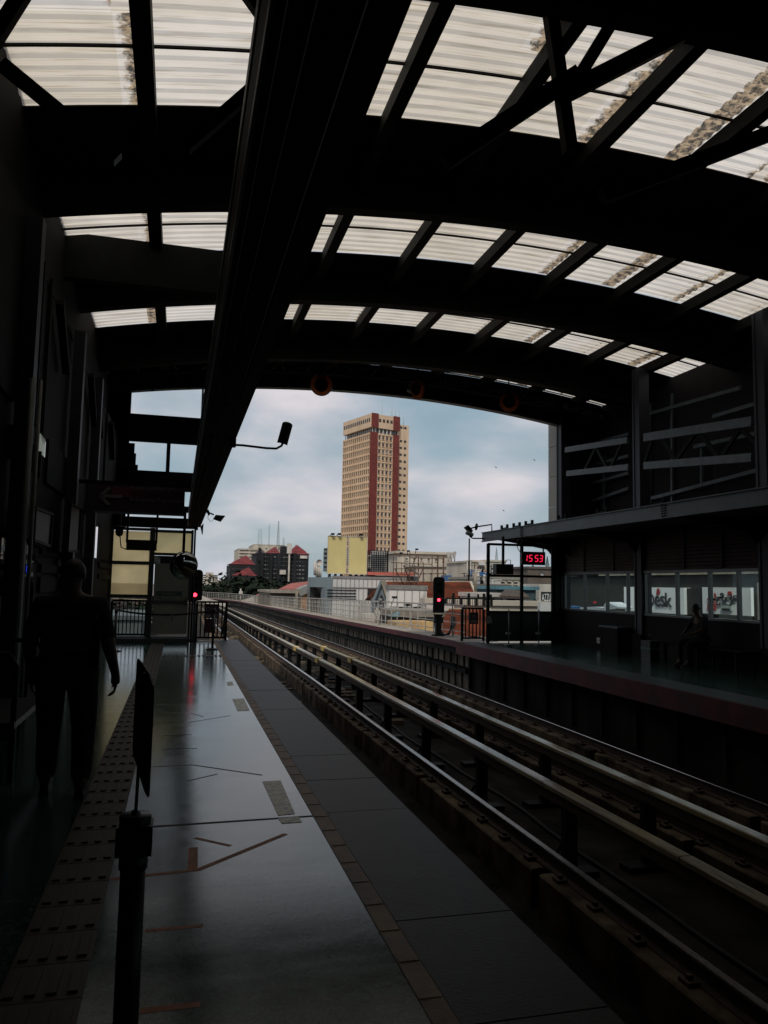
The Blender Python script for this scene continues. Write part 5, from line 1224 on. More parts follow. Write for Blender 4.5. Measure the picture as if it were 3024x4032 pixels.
# tiled gable roof building
def tiled(name, label, ul0, ur0, vr, ul1, ur1, ve, y, dy, m_=tilem, wall=whitew, rowsn=26):
    th = thing(name, label, 'house', atY((ul0+ur0)/2, ve, y))
    A0, B0 = atY(ul0, vr, y+dy), atY(ur0, vr, y+dy); A1, B1 = atY(ul1, ve, y), atY(ur1, ve, y)
    b = MB(); n_ = rowsn
    for k in range(n_):
        t0, t1 = k/n_, (k+1)/n_
        p0, p1, p2, p3 = A0.lerp(A1, t0), B0.lerp(B1, t0), B0.lerp(B1, t1), A0.lerp(A1, t1)
        up_ = Vector((0,-.02,.06)); b.add([p0, p1, p2+up_, p3+up_, p2, p3], [(0,1,2,3),(3,2,4,5)])
    # back slope
    b.add([A0, B0, B0+Vector((0,dy,-(A0.z-A1.z))), A0+Vector((0,dy,-(A0.z-A1.z)))], [(0,1,2,3)])
    b.build('roof', m_, th)
    b = MB(); b.bar(A0, B0, .18, .14); b.bar(B0, B1, .16, .14); b.build('ridge_cap', mat('ridge_cream', (.40,.34,.26)), th)
    b = MB(); b.box((A1.x+.3, y+.2, GZ), (B1.x-.3, y+2*dy-.3, min(A1.z, B1.z)-.12)); b.build('wall', wall, th)
    b = MB(); b.add([A1+Vector((.35,.1,-.1)), A0+Vector((.35,0,-.1)), A0+Vector((.35,dy,-(A0.z-A1.z)))], [(0,1,2)]); b.add([B1+Vector((-.35,.1,-.1)), B0+Vector((-.35,0,-.1)), B0+Vector((-.35,dy,-(A0.z-A1.z)))], [(0,1,2)]); b.build('gable_wall', wall, th)
    return th
th = tiled('tiled_house', 'long terracotta tiled roof behind the scaffold frame', 1506, 1852, 2292, 1530, 1888, 2374, 46, 5)
# gable front
gf = thing('gable_porch', 'pointed blue grey gable with pale bargeboards', 'gable', atY(1500, 2370, 44)); 
q = [atY(1501,2292,44.5), atY(1471,2372,44.5), atY(1526,2372,44.5)]; b = MB(); b.prism(q, (0,.3,0)); b.build('gable_face', blueclad, gf)
b = MB(); b.bar(q[0]+Vector((.05,-.2,.1)), q[2]+Vector((.1,-.2,0)), .30, .10, upv=(0,1,0)); b.build('bargeboard', concl, gf)
b = MB(); b.bar(q[0]+Vector((-.05,-.2,.1)), q[1]+Vector((-.1,-.2,0)), .12, .08, upv=(0,1,0)); b.build('bargeboard', blueclad, gf)
b = MB(); qq = [atY(1503,2340,44.3), atY(1492,2366,44.3), atY(1514,2366,44.3)]; b.prism(qq, (0,.1,0)); b.build('vent', darkwin, gf)
b = MB(); a, c = q[1], q[2]; b.box((a.x+.2,44.6,GZ),(c.x-.2,46,a.z)); b.build('wall', blueclad, gf)
wb, (bx0,bx1,bz0,bz1) = bld('white_boxed_shed', 'stained white panelled box in front of the tiled roof', 'shed', 1534, 1681, 2322, 2400, 41, .7, whitestain, mat('shed_edge', (.2,.19,.18)), over=.05)
b = MB()
for k in range(1, 5): x = bx0+(bx1-bx0)*k/5; b.box((x-.015,40.97,bz1-1.6),(x+.015,40.998,bz1)); 
b.box((bx0,40.97,bz1-.95),(bx1,40.996,bz1-.93)); b.build('panel_seams', mat('seam_grey', (.2,.2,.2)), wb)
th, _ = bld('low_white_roof', 'low white walled terrace right of stained box', 'terrace', 1675, 1905, 2376, 2420, 38, .8, whitew, creamw, over=.05)
th, (tx0,tx1,tz0,tz1) = bld('roof_terrace', 'long cream roof parapet seen through the glass screen', 'terrace', 1810, 2160, 2385, 2420, 36, .8, creamw, creamw, over=.12)
# scaffold frame
sc = thing('scaffolding', 'rusty open steel scaffold frame above the tiled roof', 'scaffold', atY(1650, 2330, 42.5))
us = [(1548,2182,2330),(1580,2215,2335),(1612,2175,2330),(1646,2182,2300),(1665,2215,2330),(1700,2185,2330),(1722,2185,2335),(1745,2188,2335),(1560,2215,2310),(1593,2190,2300),(1630,2225,2335)]
for k, (u, v0, v1) in enumerate(us):
    b = MB(); b.bar(atY(u,v1,42.5), atY(u+2,v0,42.5+(k%2)*.6), .07 if k in (3,6,7) else .04); b.build('upright', rusty, sc)
for k, (u0,v0,u1,v1) in enumerate(((1548,2184,1745,2186),(1540,2215,1700,2222),(1548,2240,1740,2238),(1560,2262,1745,2258),(1548,2292,1745,2290),(1548,2310,1740,2312),(1590,2232,1650,2262),(1612,2196,1745,2200),(1640,2188,1600,2290))):
    b = MB(); b.bar(atY(u0,v0,42.6), atY(u1,v1,42.8), .045); b.build('crossbar', rusty, sc)
for k, (p0,p1) in enumerate((((1555,2240),(1600,2320)),((1665,2240),(1640,2300)),((1590,2225),(1620,2310)))):
    b = MB(); b.bar(atY(*p0,42.5), atY(*p1,42.8), .04); b.build('diagonal', rusty, sc)
for (u, v) in ((1605,2172),(1638,2165),(1576,2180)):
    b = MB(); b.tube([atY(u-2,v+14,42.4), atY(u,v,42.2)], .02, 5); q = atY(u+2,v-2,42.2); b.box((q.x-.06,q.y-.05,q.z-.04),(q.x+.10,q.y+.05,q.z+.05)); b.build('spot_lamp', steel, sc)
# little flood lamps on the fence side
for k, (u, v, w_) in enumerate(((1553,2352,1),(1606,2382,1),(1660,2378,1),(1580,2395,0),(1640,2393,0))):
    th = thing('spot_lamp', ['dark spot lamp before the stained box, leftmost and highest', 'dark spot lamp, flat one low on stained box', 'dark tilted spot lamp at right end of stained box', 'dark spot lamp low behind the fence, left', 'dark spot lamp low behind the fence, right'][k], 'spot lamp', atY(u, v, 36), 'dark spot lamps before the stained box')
    q = atY(u, v, 39); b = MB(); b.box((q.x-.12,q.y-.08,q.z-.06),(q.x+.14,q.y+.08,q.z+.06)); b.build('lamp_head', black, th); b = MB(); b.tube([q, q+Vector((-.1 if w_ else .05, .3, -.5))], .02, 5); b.build('arm', steel, th)
# cream & white buildings behind
bld('office_building', 'pale cream building behind the scaffold frame', 'building', 1565, 1780, 2182, 2310, 120, 20, creamw, creamw, 2, 6, greywin, (.1,.1), (.18,.4), (2192, 2240), over=.4)
bld('office_building', 'pale block stepping down right of the cream building', 'building', 1640, 1780, 2232, 2310, 112, 6, mat('beige_wall', (.50,.44,.36), .85, c2=(.36,.31,.25), scale=.5, stretch=(1,1,.3)), creamw, 1, 4, greywin, (.1,.1), (.1,.5), (2245, 2290), over=.3)
for k, (u, v0) in enumerate(((1766,2172),(1778,2174),(1790,2170))):
    th = thing('telecom_mast', 'slim antenna cluster on cream building, %s' % ('left', 'middle', 'right')[k], 'telecom mast', atY(u, 2215, 118), 'slim antenna clusters'); b = MB()
    b.tube([atY(u,2222,118), atY(u,v0,118)], .12, 5); b.bar(atY(u-1,2195,118), atY(u+3,v0+2,118), .3); b.bar(atY(u-1,2200,118), atY(u-4,v0+4,118), .25); b.build('antennas', galv, th)
th, _ = bld('office_building', 'dark building crowded with white air conditioners', 'building', 1752, 1868, 2232, 2290, 150, 15, blackb, None, 4, 9, mat('aircon_white', (.45,.44,.42), .7, c2=(.12,.12,.12), scale=.8), (.03,.1), (.55,.45), (2234, 2286))
a, c = atY(1770,2220,150), atY(1850,2234,150); b = MB()
for k in range(9): x = a.x+(c.x-a.x)*k/9; b.box((x,150.5,c.z-.3),(x+1.6,153,c.z+random.uniform(.2,1.2))); 
b.build('rooftop_units', concd, th)
th, _ = bld('office_building', 'white building with three dark windows above rusty sheet', 'building', 1862, 1922, 2214, 2330, 92, 10, creamw, creamw, 1, 3, darkwin, (.25,.1), (.55,.6), (2226, 2250))
a, c = atY(1874,2247,91.7), atY(1921,2278,91.7); b = MB(); b.box((a.x,91.5,c.z),(c.x,91.9,a.z)); b.build('rusty_sheet', rustsheet, th)
a, c = atY(1884,2214,91.7), atY(1908,2226,91.7); b = MB(); b.box((a.x,91.4,c.z),(c.x,91.9,a.z)); b.build('grey_awning', greyclad, th)
bld('office_building', 'plain white building behind the hanging monitor', 'building', 1922, 1990, 2212, 2330, 94, 10, whitew, creamw)
def clutter(res, n, seed, hmax=1.0):
    th, (x0, x1, z0, z1) = res; rnd = random.Random(seed); y = th.location.y
    for i in range(n):
        x = rnd.uniform(x0, x1-.8); w_ = rnd.uniform(.4, 1.3); h_ = rnd.uniform(.3, hmax); yy = y-rnd.uniform(-1, 2); b = MB()
        k = rnd.random()
        if k < .6: b.box((x, yy, z1), (x+w_, yy+.8, z1+h_)); b.box((x-.05, yy-.05, z1+h_), (x+w_+.05, yy+.85, z1+h_+.08))
        else: b.tube([(x, yy, z1), (x, yy, z1+h_*1.8)], .05, 6); b.bar((x-.4, yy, z1+h_*1.5), (x+.4, yy, z1+h_*1.6), .05)
        b.build('rooftop_unit', rnd.choice([whitew, concd, rusty, greyclad, steel, bluep]), th)
clutter(bld('office_building', 'long low cream building with rooftop clutter', 'building', 1880, 2050, 2282, 2340, 70, 8, creamw, mat('roof_clutter_grey', (.25,.23,.2)), 1, 6, darkwin, (.05,.1), (.5,.5), (2286, 2302)), 22, 5)
clutter(bld('office_building', 'cream lower wing before the long low building', 'building', 1870, 2000, 2312, 2350, 60, 4, creamw, mat('edge_dark', (.12,.11,.1)), 1, 6, darkwin, (.05,.1), (.4,.5), (2328, 2345)), 14, 6, .7)
bld('office_building', 'brown walled building under the red clock', 'building', 2078, 2190, 2240, 2345, 80, 10, brownw, mat('brown_edge', (.1,.08,.07)), 1, 1, mat('pale_door', (.5,.5,.48)), (.35,.1), (.3,.8), (2252, 2268))
bld('office_building', 'small white wall with window in front of brown building', 'building', 2122, 2172, 2300, 2345, 62, 4, whitew, None)
th, _ = bld('shed', 'teal roofed long shed beyond the glass screen', 'shed', 2012, 2080, 2254, 2345, 100, 10, blackb, tealp)
bld('shed', 'thin blue grey roofed shed behind the thatched hut', 'shed', 1958, 2110, 2322, 2345, 52, 5, mat('dark_teal_wall', (.05,.08,.09)), tealp, over=.2)
bld('water_tank', 'blue plastic tank on roof right of scaffold', 'tank', 1765, 1795, 2265, 2290, 100, 3, bluep, None)
bld('roof_terrace', 'white flat roof left of the dark hut', 'terrace', 1880, 1975, 2350, 2400, 44, 3, mat('pale_blue_white', (.5,.54,.58), .7), whitew, over=.1)
th = thing('thatched_hut', 'dark brown hut with pitched roof behind cream parapet', 'hut', atY(2020, 2370, 42))
A0, B0, A1, B1 = atY(1990,2320,44), atY(2055,2325,44), atY(1966,2345,42), atY(2085,2350,42)
b = MB(); b.prism([A0, B0, B1, A1], (0,0,-.15)); b.prism([A0, B0, B0+Vector((0,3,-1)), A0+Vector((0,3,-1))], (0,0,-.1)); b.build('roof', mat('brown_thatch', (.07,.05,.04), .95, var=.4, scale=5), th)
b = MB(); b.box((A1.x+.3,42.3,GZ),(B1.x-.3,46,A1.z-.1)); b.build('wall', mat('dark_brown_wood', (.035,.028,.025), .9, var=.3), th)
for u0,u1,v0,v1 in ((1982,1993,2346,2378),(2031,2038,2361,2368),(2053,2063,2363,2380)):
    b = MB(); a, c = atY(u0,v0,42.2), atY(u1,v1,42.2); b.box((a.x,42.15,c.z),(c.x,42.28,a.z)); b.build('white_panel', whitew, th)
th = thing('shop_sign', 'dark shop sign with tall white letters AZZU', 'sign', atY(2150, 2350, 34))
a, c = atY(2130,2330,34.5), atY(2180,2368,34.5); b = MB(); b.box((a.x,34.4,c.z),(c.x,34.5,a.z)); b.build('board', black, th)
a = atY(2134, 2366, 34.3); h_ = atY(2134,2338,34.3).z-a.z

for s_, u0, u1 in (('A', 2134, 2143), ('Z', 2144, 2151), ('Z', 2152.5, 2159.5), ('U', 2161, 2169)):
    q = text('sign_text', s_, .3, letterw, th, (0, 0, 0)); xs = [v.co.x for v in q.data.vertices]; ys_ = [v.co.y for v in q.data.vertices]
    sx_ = (atY(u1, 2355, 34.3).x-atY(u0, 2355, 34.3).x)/(max(xs)-min(xs)); sy_ = h_/(max(ys_)-min(ys_)); q.scale = (sx_, sy_, 1)
    q.location = Vector((atY(u0, 2355, 34.3).x-min(xs)*sx_, 34.3, a.z-min(ys_)*sy_)) - Vector(th.location)
b = MB(); a, c = atY(2128,2372,34), atY(2180,2400,34); b.box((a.x,34,c.z-2),(c.x,34.3,a.z)); o = b.build('lower_panel', greyclad, th)
# terrace railings
for k, (u0, u1, y, lab) in enumerate(((1755,1935,34,'black terrace railing in front of the terracotta roof'),(1870,1945,43,'thin dark terrace railing right of terracotta roof'))):
    th = thing('terrace_railing', lab, 'railing', atY(u0, 2370, y))
    a, c = atY(u0,2356,y), atY(u1,2357,y); zb_ = atY(u0,2384,y).z
    b = MB(); b.bar(a, c, .06, .07); b.build('top_rail', steel, th)
    for i in range(7):
        x = a.x+(c.x-a.x)*i/6; b = MB(); b.box((x-.05,y-.05,zb_),(x+.05,y+.05,a.z+(.25 if i%2 else .0))); b.build('post', steel, th)
        if i < 6:
            for j in range(1, 4): b = MB(); x2 = x+(c.x-a.x)/6*j/4; b.box((x2-.012,y-.01,zb_),(x2+.012,y+.01,a.z)); b.build('bar', steel, th)
# lower terracotta roof, ochre wall, clutter behind fence
tiled('tiled_house', 'lower terracotta roof seen behind the dark barred gate', 1770, 1925, 2400, 1700, 1960, 2505, 30, 4, rowsn=22)
bld('ochre_building', 'ochre walled low building seen through the fence', 'building', 1560, 1705, 2448, 2500, 33, 1.5, yellowwall, None)
th, _ = bld('flat_roof_shed', 'grey flat roofed shed behind the fence', 'shed', 1560, 1730, 2428, 2450, 35, 3, mat('shed_dark', (.09,.08,.07)), mat('shed_roof_grey', (.24,.22,.19), .9, c2=(.14,.13,.11), scale=1.5), over=.3)
bld('white_shed', 'white low wall left of ochre building', 'shed', 1440, 1560, 2418, 2500, 40, 1, whitew, None)
th = thing('teal_sheet', 'folded teal sheet lying on shed roof', 'sheet', atY(1570, 2425, 34)); b = MB(); b.prism([atY(1545,2428,34.2), atY(1575,2411,34.2), atY(1572,2430,34.2)], (0,.8,0)); b.build('sheet', tealp, th)
# lamp standard left of canopy
lp2 = thing('light_mast', 'thin dark light mast rising left of the glass screen', 'mast', atY(1848, 2290, 60)); b = MB(); b.tube([atY(1846,2300,60), atY(1848,2120,60)], .06, 6); b.build('pole', steel, lp2)
lp3 = thing('light_mast', 'short grey pole on terracotta roof end', 'mast', atY(1871, 2330, 45)); b = MB(); b.tube([atY(1873,2330,45), atY(1871,2255,45)], .1, 6); b.box(*[tuple(q) for q in (atY(1864,2258,45), atY(1876,2253,45.3))]); b.build('pole', concl, lp3)

# --- view through the right windows: neighbouring building and sign boards
sv = thing('street_building', 'dark neighbouring building seen through station windows', 'building', (34, 22, GZ))
b = MB(); b.box((27,14,GZ),(30,50.5,5.2)); b.build('wall', mat('dark_green_grey_wall', (.035,.04,.038), .85, c2=(.02,.023,.022), scale=.6), sv)
b = MB(); b.box((26.8,14,-.05),(27,50.4,.05)); b.box((26.8,14,2.5),(27,50.4,2.6)); b.build('ledge', concl, sv)
b = MB(); b.box((26.9,20,-.95),(27.05,50.4,-.1)); b.build('lower_band', mat('green_grey_band', (.13,.15,.14), .8, c2=(.05,.06,.055), scale=1.0), sv)
def board(name, label, u0, u1, v0, v1, x, m_, cat='sign'):
    y1 = atX(u0, (v0+v1)/2, x).y; y0 = atX(u1, (v0+v1)/2, x).y; um = (u0+u1)/2; z1 = atX(um, v0, x).z; z0 = atX(um, v1, x).z
    th = thing(name, label, cat, (x, (y0+y1)/2, z0)); b = MB(); b.box((x,y0,z0),(x+.25,y1,z1)); b.build('panel', m_, th); 
    b = MB(); b.box((x+.25,y0+.1,GZ),(x+.4,y0+.25,z0)); b.box((x+.25,y1-.25,GZ),(x+.4,y1-.1,z0)); b.build('support', steel, th)
    return th, y0, y1, z0, z1
XB_ = 16.0
th, y0, y1, z0, z1 = board('sign_board', 'white sign board reading Desk seen through windows', 2462, 2694, 2313, 2412, XB_, whitep)
# Letters on the boards run along -Y as seen from the platform
def wtext(name, s_, th, u, vtop, vbot, x, m_, sy=1.0):
    zt_, zb_ = atX(u, vtop, x).z, atX(u, vbot, x).z; y = atX(u, vbot, x).y
    q = text(name, s_, (zt_-zb_)/.72, m_, th, (x-.02, y, zb_), rot=(R(90),0,R(-90)), ext=.01); q.scale = (sy, 1, 1); return q
def wfit(s_, th, u0, u1, v0, v1, x, m_):
    q = text('sign_text', s_, .3, m_, th, (0, 0, 0), rot=(R(90), 0, R(-90)), ext=.01)
    xs = [v.co.x for v in q.data.vertices]; ys_ = [v.co.y for v in q.data.vertices]
    um = (u0+u1)/2; ya, yb = atX(u0, (v0+v1)/2, x).y, atX(u1, (v0+v1)/2, x).y; za, zb_ = atX(um, v1, x).z, atX(um, v0, x).z
    sx_ = (ya-yb)/(max(xs)-min(xs)); sy_ = (zb_-za)/(max(ys_)-min(ys_)); q.scale = (sx_, sy_, 1)
    q.location = Vector((x-.03, ya+min(xs)*sx_, za-min(ys_)*sy_)) - Vector(th.location)
wfit('D', th, 2553, 2578, 2338, 2384, XB_, letterd); wfit('e', th, 2581, 2600, 2346, 2388, XB_, letterd); wfit('s', th, 2602, 2620, 2346, 2388, XB_, letterd); wfit('k', th, 2622, 2648, 2334, 2390, XB_, letterd)
q = atX(2591, 2326, XB_-.03); b = MB(); b.lathe([(0,.02),(.09,.0)], q, (-1,0,0), 14); b.prism([q+Vector((0,.1,-.03)), q+Vector((0,-.1,-.03)), q+Vector((0,-.05,-.12)), q+Vector((0,.12,-.16))], (.02,0,0)); b.build('red_mark', letterr, th)
th, y0, y1, z0, z1 = board('sign_board', 'white sign board with red and black Kannada letters', 2766, 2957, 2313, 2420, XB_, whitep)
wfit('ಸ್ಪೆ', th, 2788, 2822, 2334, 2404, XB_, letterr); wfit('ದೆ', th, 2824, 2853, 2334, 2384, XB_, letterd); wfit('ರ್', th, 2855, 2906, 2338, 2386, XB_, letterd)
q = atX(2872, 2335, XB_-.03); b = MB(); b.prism([q+Vector((0,.07,.05)), q+Vector((0,-.07,.05)), q+Vector((0,-.1,-.07)), q+Vector((0,.1,-.07))], (.02,0,0)); b.build('red_mark', letterr, th)
q0, q1 = atX(2838,2388,XB_-.04), atX(2880,2406,XB_-.04); b = MB(); b.box((XB_-.04,q1.y,q1.z),(XB_-.01,q0.y,q0.z)); b.build('small_plate', mat('pale_green_plate', (.4,.48,.45)), th)
wfit('ಬೆಂಗಳೂರು', th, 2846, 2876, 2392, 2403, XB_-.03, letterd)
board('white_post', 'tall white panel at left end of windows bay', 2457, 2483, 2311, 2402, XB_+.3, whitep, 'panel')
board('white_post', 'white post panel at right end of the windows', 2968, 2982, 2294, 2440, 14.0, creamw, 'panel')
board('kiosk', 'dark framed kiosk opening between two white boards', 2697, 2755, 2316, 2420, XB_+.1, black, 'kiosk')
wt = thing('white_awning', 'white tent awning seen through the left window bay', 'awning', (14.5, 22, .5))
xw = 14.5
b = MB(); b.prism([atX(u, v, xw) for u, v in ((2284,2391),(2340,2389),(2372,2393),(2372,2415),(2284,2410))], (.5,0,0)); b.build('low_canopy', whitep, wt)
b = MB(); b.prism([atX(u, v, xw) for u, v in ((2378,2382),(2387,2370),(2432,2390),(2432,2396),(2400,2400),(2388,2412),(2378,2412))], (.6,0,0)); b.build('peak', whitep, wt)
tb = thing('blue_tarpaulin', 'bright blue tarpaulin at lower left of windows', 'tarpaulin', atX(2246, 2400, 15)); b = MB(); b.prism([atX(u, v, 15) for u, v in ((2232,2385),(2262,2388),(2260,2405),(2232,2403))], (.3,0,0)); b.build('sheet', bluep, tb)

# --- trees
def tree(name, label, base, h, w, seed, cols_=leafm, nclump=46, leaf=.55, group=None, flat=.8):
    rnd = random.Random(seed); th = thing(name, label, 'tree', base, group); base = Vector(base)
    tb_ = MB(); tb_.tube([base, base+Vector((.1*w,0,h*.3)), base+Vector((0,0,h*.6))], [h*.035, h*.025, h*.012], 8)
    cl = []
    for i in range(nclump):
        a_ = rnd.uniform(0, 6.283); rr = w*.5*math.sqrt(rnd.random()); zz_ = rnd.uniform(.32, .93); k_ = math.sqrt(max(0, 1-((zz_-.55)/.5)**2))
        cl.append(base+Vector((math.cos(a_)*rr*k_, math.sin(a_)*rr*k_, h*zz_)))
    for i in range(6):
        q = cl[i]; s_ = base+Vector((0,0,h*rnd.uniform(.25,.5))); tb_.tube([s_, (s_+q)/2+Vector((0,0,.3)), q], [h*.014, h*.009, h*.003], 5)
    tb_.build('trunk', barkm, th)
    b = MB()
    for q in cl:
        cr_ = w*rnd.uniform(.09, .17)
        for j in range(34):
            d_ = Vector((rnd.gauss(0,1), rnd.gauss(0,1), rnd.gauss(0,.8))); d_ = d_.normalized()*cr_*rnd.uniform(.55,1.05); c_ = q+d_
            a_ = Vector((rnd.uniform(-1,1), rnd.uniform(-1,1), rnd.uniform(-.6,.6))).normalized(); e_ = a_.cross(Vector((rnd.uniform(-1,1), rnd.uniform(-1,1), 1))).normalized(); s_ = leaf*rnd.uniform(.5,1.2)
            b.add([c_-a_*s_, c_-e_*s_*.6, c_+a_*s_, c_+e_*s_*.6], [(0,1,2,3)])
    b.build('crown', cols_, th)
    return th
tl = [(1000,2285,150,26,'tall dark tree below the stepped red roofs'),(955,2292,165,20,'dark tree left of the tallest tree'),(925,2300,170,16,'dark tree beside the far pale block'),(1040,2300,150,20,'dark tree right of the tallest tree'),(1070,2312,145,14,'dark tree touching the roadside building'),(895,2318,180,14,'small dark tree under the pale block'),
      (868,2322,190,14,'dark tree left of the small gap'),(830,2312,200,16,'dark tree before the far white tower'),(795,2310,210,18,'dark tree beside the red signal'),(1095,2310,150,12,'dark tree at foot of dark apartments'),(975,2305,140,16,'dark tree in front of the lower red roof')]
for i, (u, v, y, w_, lab) in enumerate(tl):
    top = atY(u, v, y); tree('leafy_tree', lab, (top.x, y, GZ), top.z-GZ, w_*.85, 30+i, leaf=.62, nclump=95, group='dark trees beyond the viaduct')
top = atY(2145, 2305, 40); tree('leafy_tree', 'dark bushy tree above the AZZU sign', (top.x, 40, GZ), top.z-GZ, 3.0, 77, leaf=.14, nclump=50)
top = atY(500, 2390, 60); tree('leafy_tree', 'tree seen through the low railing under amber panes', (top.x, 60, GZ), top.z-GZ+1, 9, 78, leaf=.3)
# fill low buildings
bld('low_building', 'dim green grey building beyond the left platform end', 'building', 300, 560, 2440, 2480, 48, 10, mat('dim_green_wall', (.05,.07,.07)), mat('dim_green_wall', (.05,.07,.07)))
bld('street_building', 'brown building glimpsed through left wall openings', 'building', -900, 60, 2080, 2400, 60, 10, brownw, concd, 3, 10, darkwin, (.02,.1), (.4,.5), (2120,2300))
# birds
for k, (u, v, lab) in enumerate(((1953,1840,'small dark bird highest in the sky'),(1983,2010,'small dark bird left of the canopy top'),(2104,1811,'tiny dark bird near the pale end panels'))):
    q = atY(u, v, 60); th = thing('bird', lab, 'bird', q, 'birds in the sky'); b = MB(); s_ = .17
    b.add([q+Vector((-s_,0,.1)), q+Vector((0,.1,0)), q+Vector((s_,0,-.05)), q+Vector((0,-.08,-.02)), q+Vector((0,.0,-.05))], [(0,1,3),(1,2,3),(0,4,1),(1,4,2)]); b.tube([q+Vector((-.08,-.2,0)), q, q+Vector((.05,.2,-.01))], [.01,.04,.01], 6); b.build('body', black, th)

# ------------------------------------------------------------------ people
def skinbody(name, label, joints, edges, m_, loc, sub=2):
    me = bpy.data.meshes.new(name); me.from_pydata([j[0] for j in joints], edges, []); me.materials.append(m_)
    o = bpy.data.objects.new(name, me); col.objects.link(o)
    md = o.modifiers.new('skin', 'SKIN'); md.use_smooth_shade = True
    for i, j in enumerate(joints):
        r_ = j[1]; me.skin_vertices[0].data[i].radius = (r_, r_) if not isinstance(r_, tuple) else r_
    me.skin_vertices[0].data[0].use_root = True
    sb_ = o.modifiers.new('sub', 'SUBSURF'); sb_.levels = sub; sb_.render_levels = sub
    o.location = loc; return o
def person(label, loc, pose, rz=0, shirt=cloth1, trousers=cloth2, cap=False):
    J = pose; idx = {k: i for i, k in enumerate(J)}
    chains = [('pelvis','belly'),('belly','chest'),('chest','neck'),('neck','head0'),('head0','head1'),('head1','head2')]
    for s_ in 'LR':
        chains += [('chest','sh'+s_),('sh'+s_,'el'+s_),('el'+s_,'wr'+s_),('wr'+s_,'pa'+s_),('pelvis','hip'+s_),('hip'+s_,'kn'+s_),('kn'+s_,'an'+s_),('an'+s_,'to'+s_),('an'+s_,'he'+s_)]
    pal = {}
    joints = [(J[k][0], J[k][1]) for k in J]; edges = [(idx[a], idx[b_]) for a, b_ in chains]
    body = skinbody('person', label, joints, edges, skin, loc); body.rotation_euler = (0, 0, rz)
    body['label'] = label; body['category'] = 'person'
    # clothing, hands' fingers and hair as children
    def part(name, keys, ed, m_, grow=1.12, sub=2, extra=None):
        jj = [(J[k][0], tuple(q*grow for q in J[k][1]) if isinstance(J[k][1], tuple) else J[k][1]*grow) for k in keys]
        if extra: jj += extra[0]
        o = skinbody(name, '', jj, ed, m_, (0,0,0), sub); o.parent = body; return o
    part('shirt', ['belly','chest','shL','elL','shR','elR','pelvis'], [(0,1),(1,2),(2,3),(1,4),(4,5),(0,6)], shirt, 1.16)
    part('trousers', ['pelvis','hipL','knL','anL','hipR','knR','anR','belly'], [(0,1),(1,2),(2,3),(0,4),(4,5),(5,6),(0,7)], trousers, 1.2)
    h0, h2 = Vector(J['head1'][0]), Vector(J['head2'][0])
    fwd = Vector(J['nose'][0]) - h0 if False else Vector((0, 1, 0))
    b = MB(); n_ = 14; rr = J['head1'][1]*1.13 if not isinstance(J['head1'][1], tuple) else J['head1'][1][0]*1.13
    c_ = h0+Vector((0,-.012,.025))
    vs = []; fs = []
    for i in range(8):
        ph = R(90)*i/7*1.25
        for k in range(n_):
            t_ = 2*math.pi*k/n_; vs.append(c_+Vector((math.cos(t_)*math.sin(ph)*rr, math.sin(t_)*math.sin(ph)*rr*1.12, math.cos(ph)*rr*1.15)))
    for i in range(7):
        for k in range(n_):
            if i >= 4 and math.sin(2*math.pi*(k+.5)/n_) > .35: continue
            fs.append((i*n_+k, i*n_+(k+1)%n_, (i+1)*n_+(k+1)%n_, (i+1)*n_+k))
    b.add(vs, fs, 0, True); o = b.build('hair', hairm); o.parent = body; o.location = (0,0,0); o.modifiers.new('s','SOLIDIFY').thickness = .012
    b = MB(); hc = h0+Vector((0,.0,-.01)); r1 = rr/1.13
    b.lathe([(0,.03),(.012,.012),(.016,0)], hc+Vector((0,r1*.98,-.015)), (0,1,-.2), 8)
    for sx_ in (-1, 1): b.lathe([(0,.006),(.011,.002),(.012,-.004)], hc+Vector((sx_*.032,r1*.9,.02)), (0,1,0), 8); b.lathe([(0,.012),(.02,.008),(.03,-.002)], hc+Vector((sx_*r1*.98,-.005,.0)), (sx_,0,0), 8)
    b.box(tuple(hc+Vector((-.022,r1*.86,-.058))), tuple(hc+Vector((.022,r1*.92,-.050))))
    o = b.build('face', skin); o.parent = body; o.location = (0,0,0)
    for s_ in 'LR':
        pa = Vector(J['pa'+s_][0]); wr = Vector(J['wr'+s_][0]); d_ = (pa-wr).normalized(); sd_ = Vector(J['palm'+s_]) if 'palm'+s_ in pal else Vector((0,1,0))
        jj = [(pa-d_*.02, .022)]; ee = []
        base_dir = d_; curl = Vector((-1 if s_ == 'R' else 1, .15, 0))
        for f_ in range(4):
            off = Vector((0, (f_-1.5)*.019, 0)); ln = (.075,.085,.08,.062)[f_]; i0 = len(jj)
            p1 = pa+off+d_*.025; p2 = p1+(d_+curl*.25).normalized()*ln*.45; p3 = p2+(d_*.7+curl*.8).normalized()*ln*.35; p4 = p3+(d_*.2+curl).normalized()*ln*.3
            jj += [(p1,.0095),(p2,.009),(p3,.008),(p4,.007)]; ee += [(0,i0),(i0,i0+1),(i0+1,i0+2),(i0+2,i0+3)]
        i0 = len(jj); t1 = pa-d_*.02+Vector((0,.03,0)); t2 = t1+(d_*.6+Vector((0,.6,0))+curl*.4).normalized()*.035; t3 = t2+(d_+curl*.6).normalized()*.03
        jj += [(t1,.011),(t2,.0095),(t3,.008)]; ee += [(0,i0),(i0,i0+1),(i0+1,i0+2)]
        o = skinbody('hand', '', jj, ee, skin, (0,0,0), 1); o.parent = body
    b = MB()
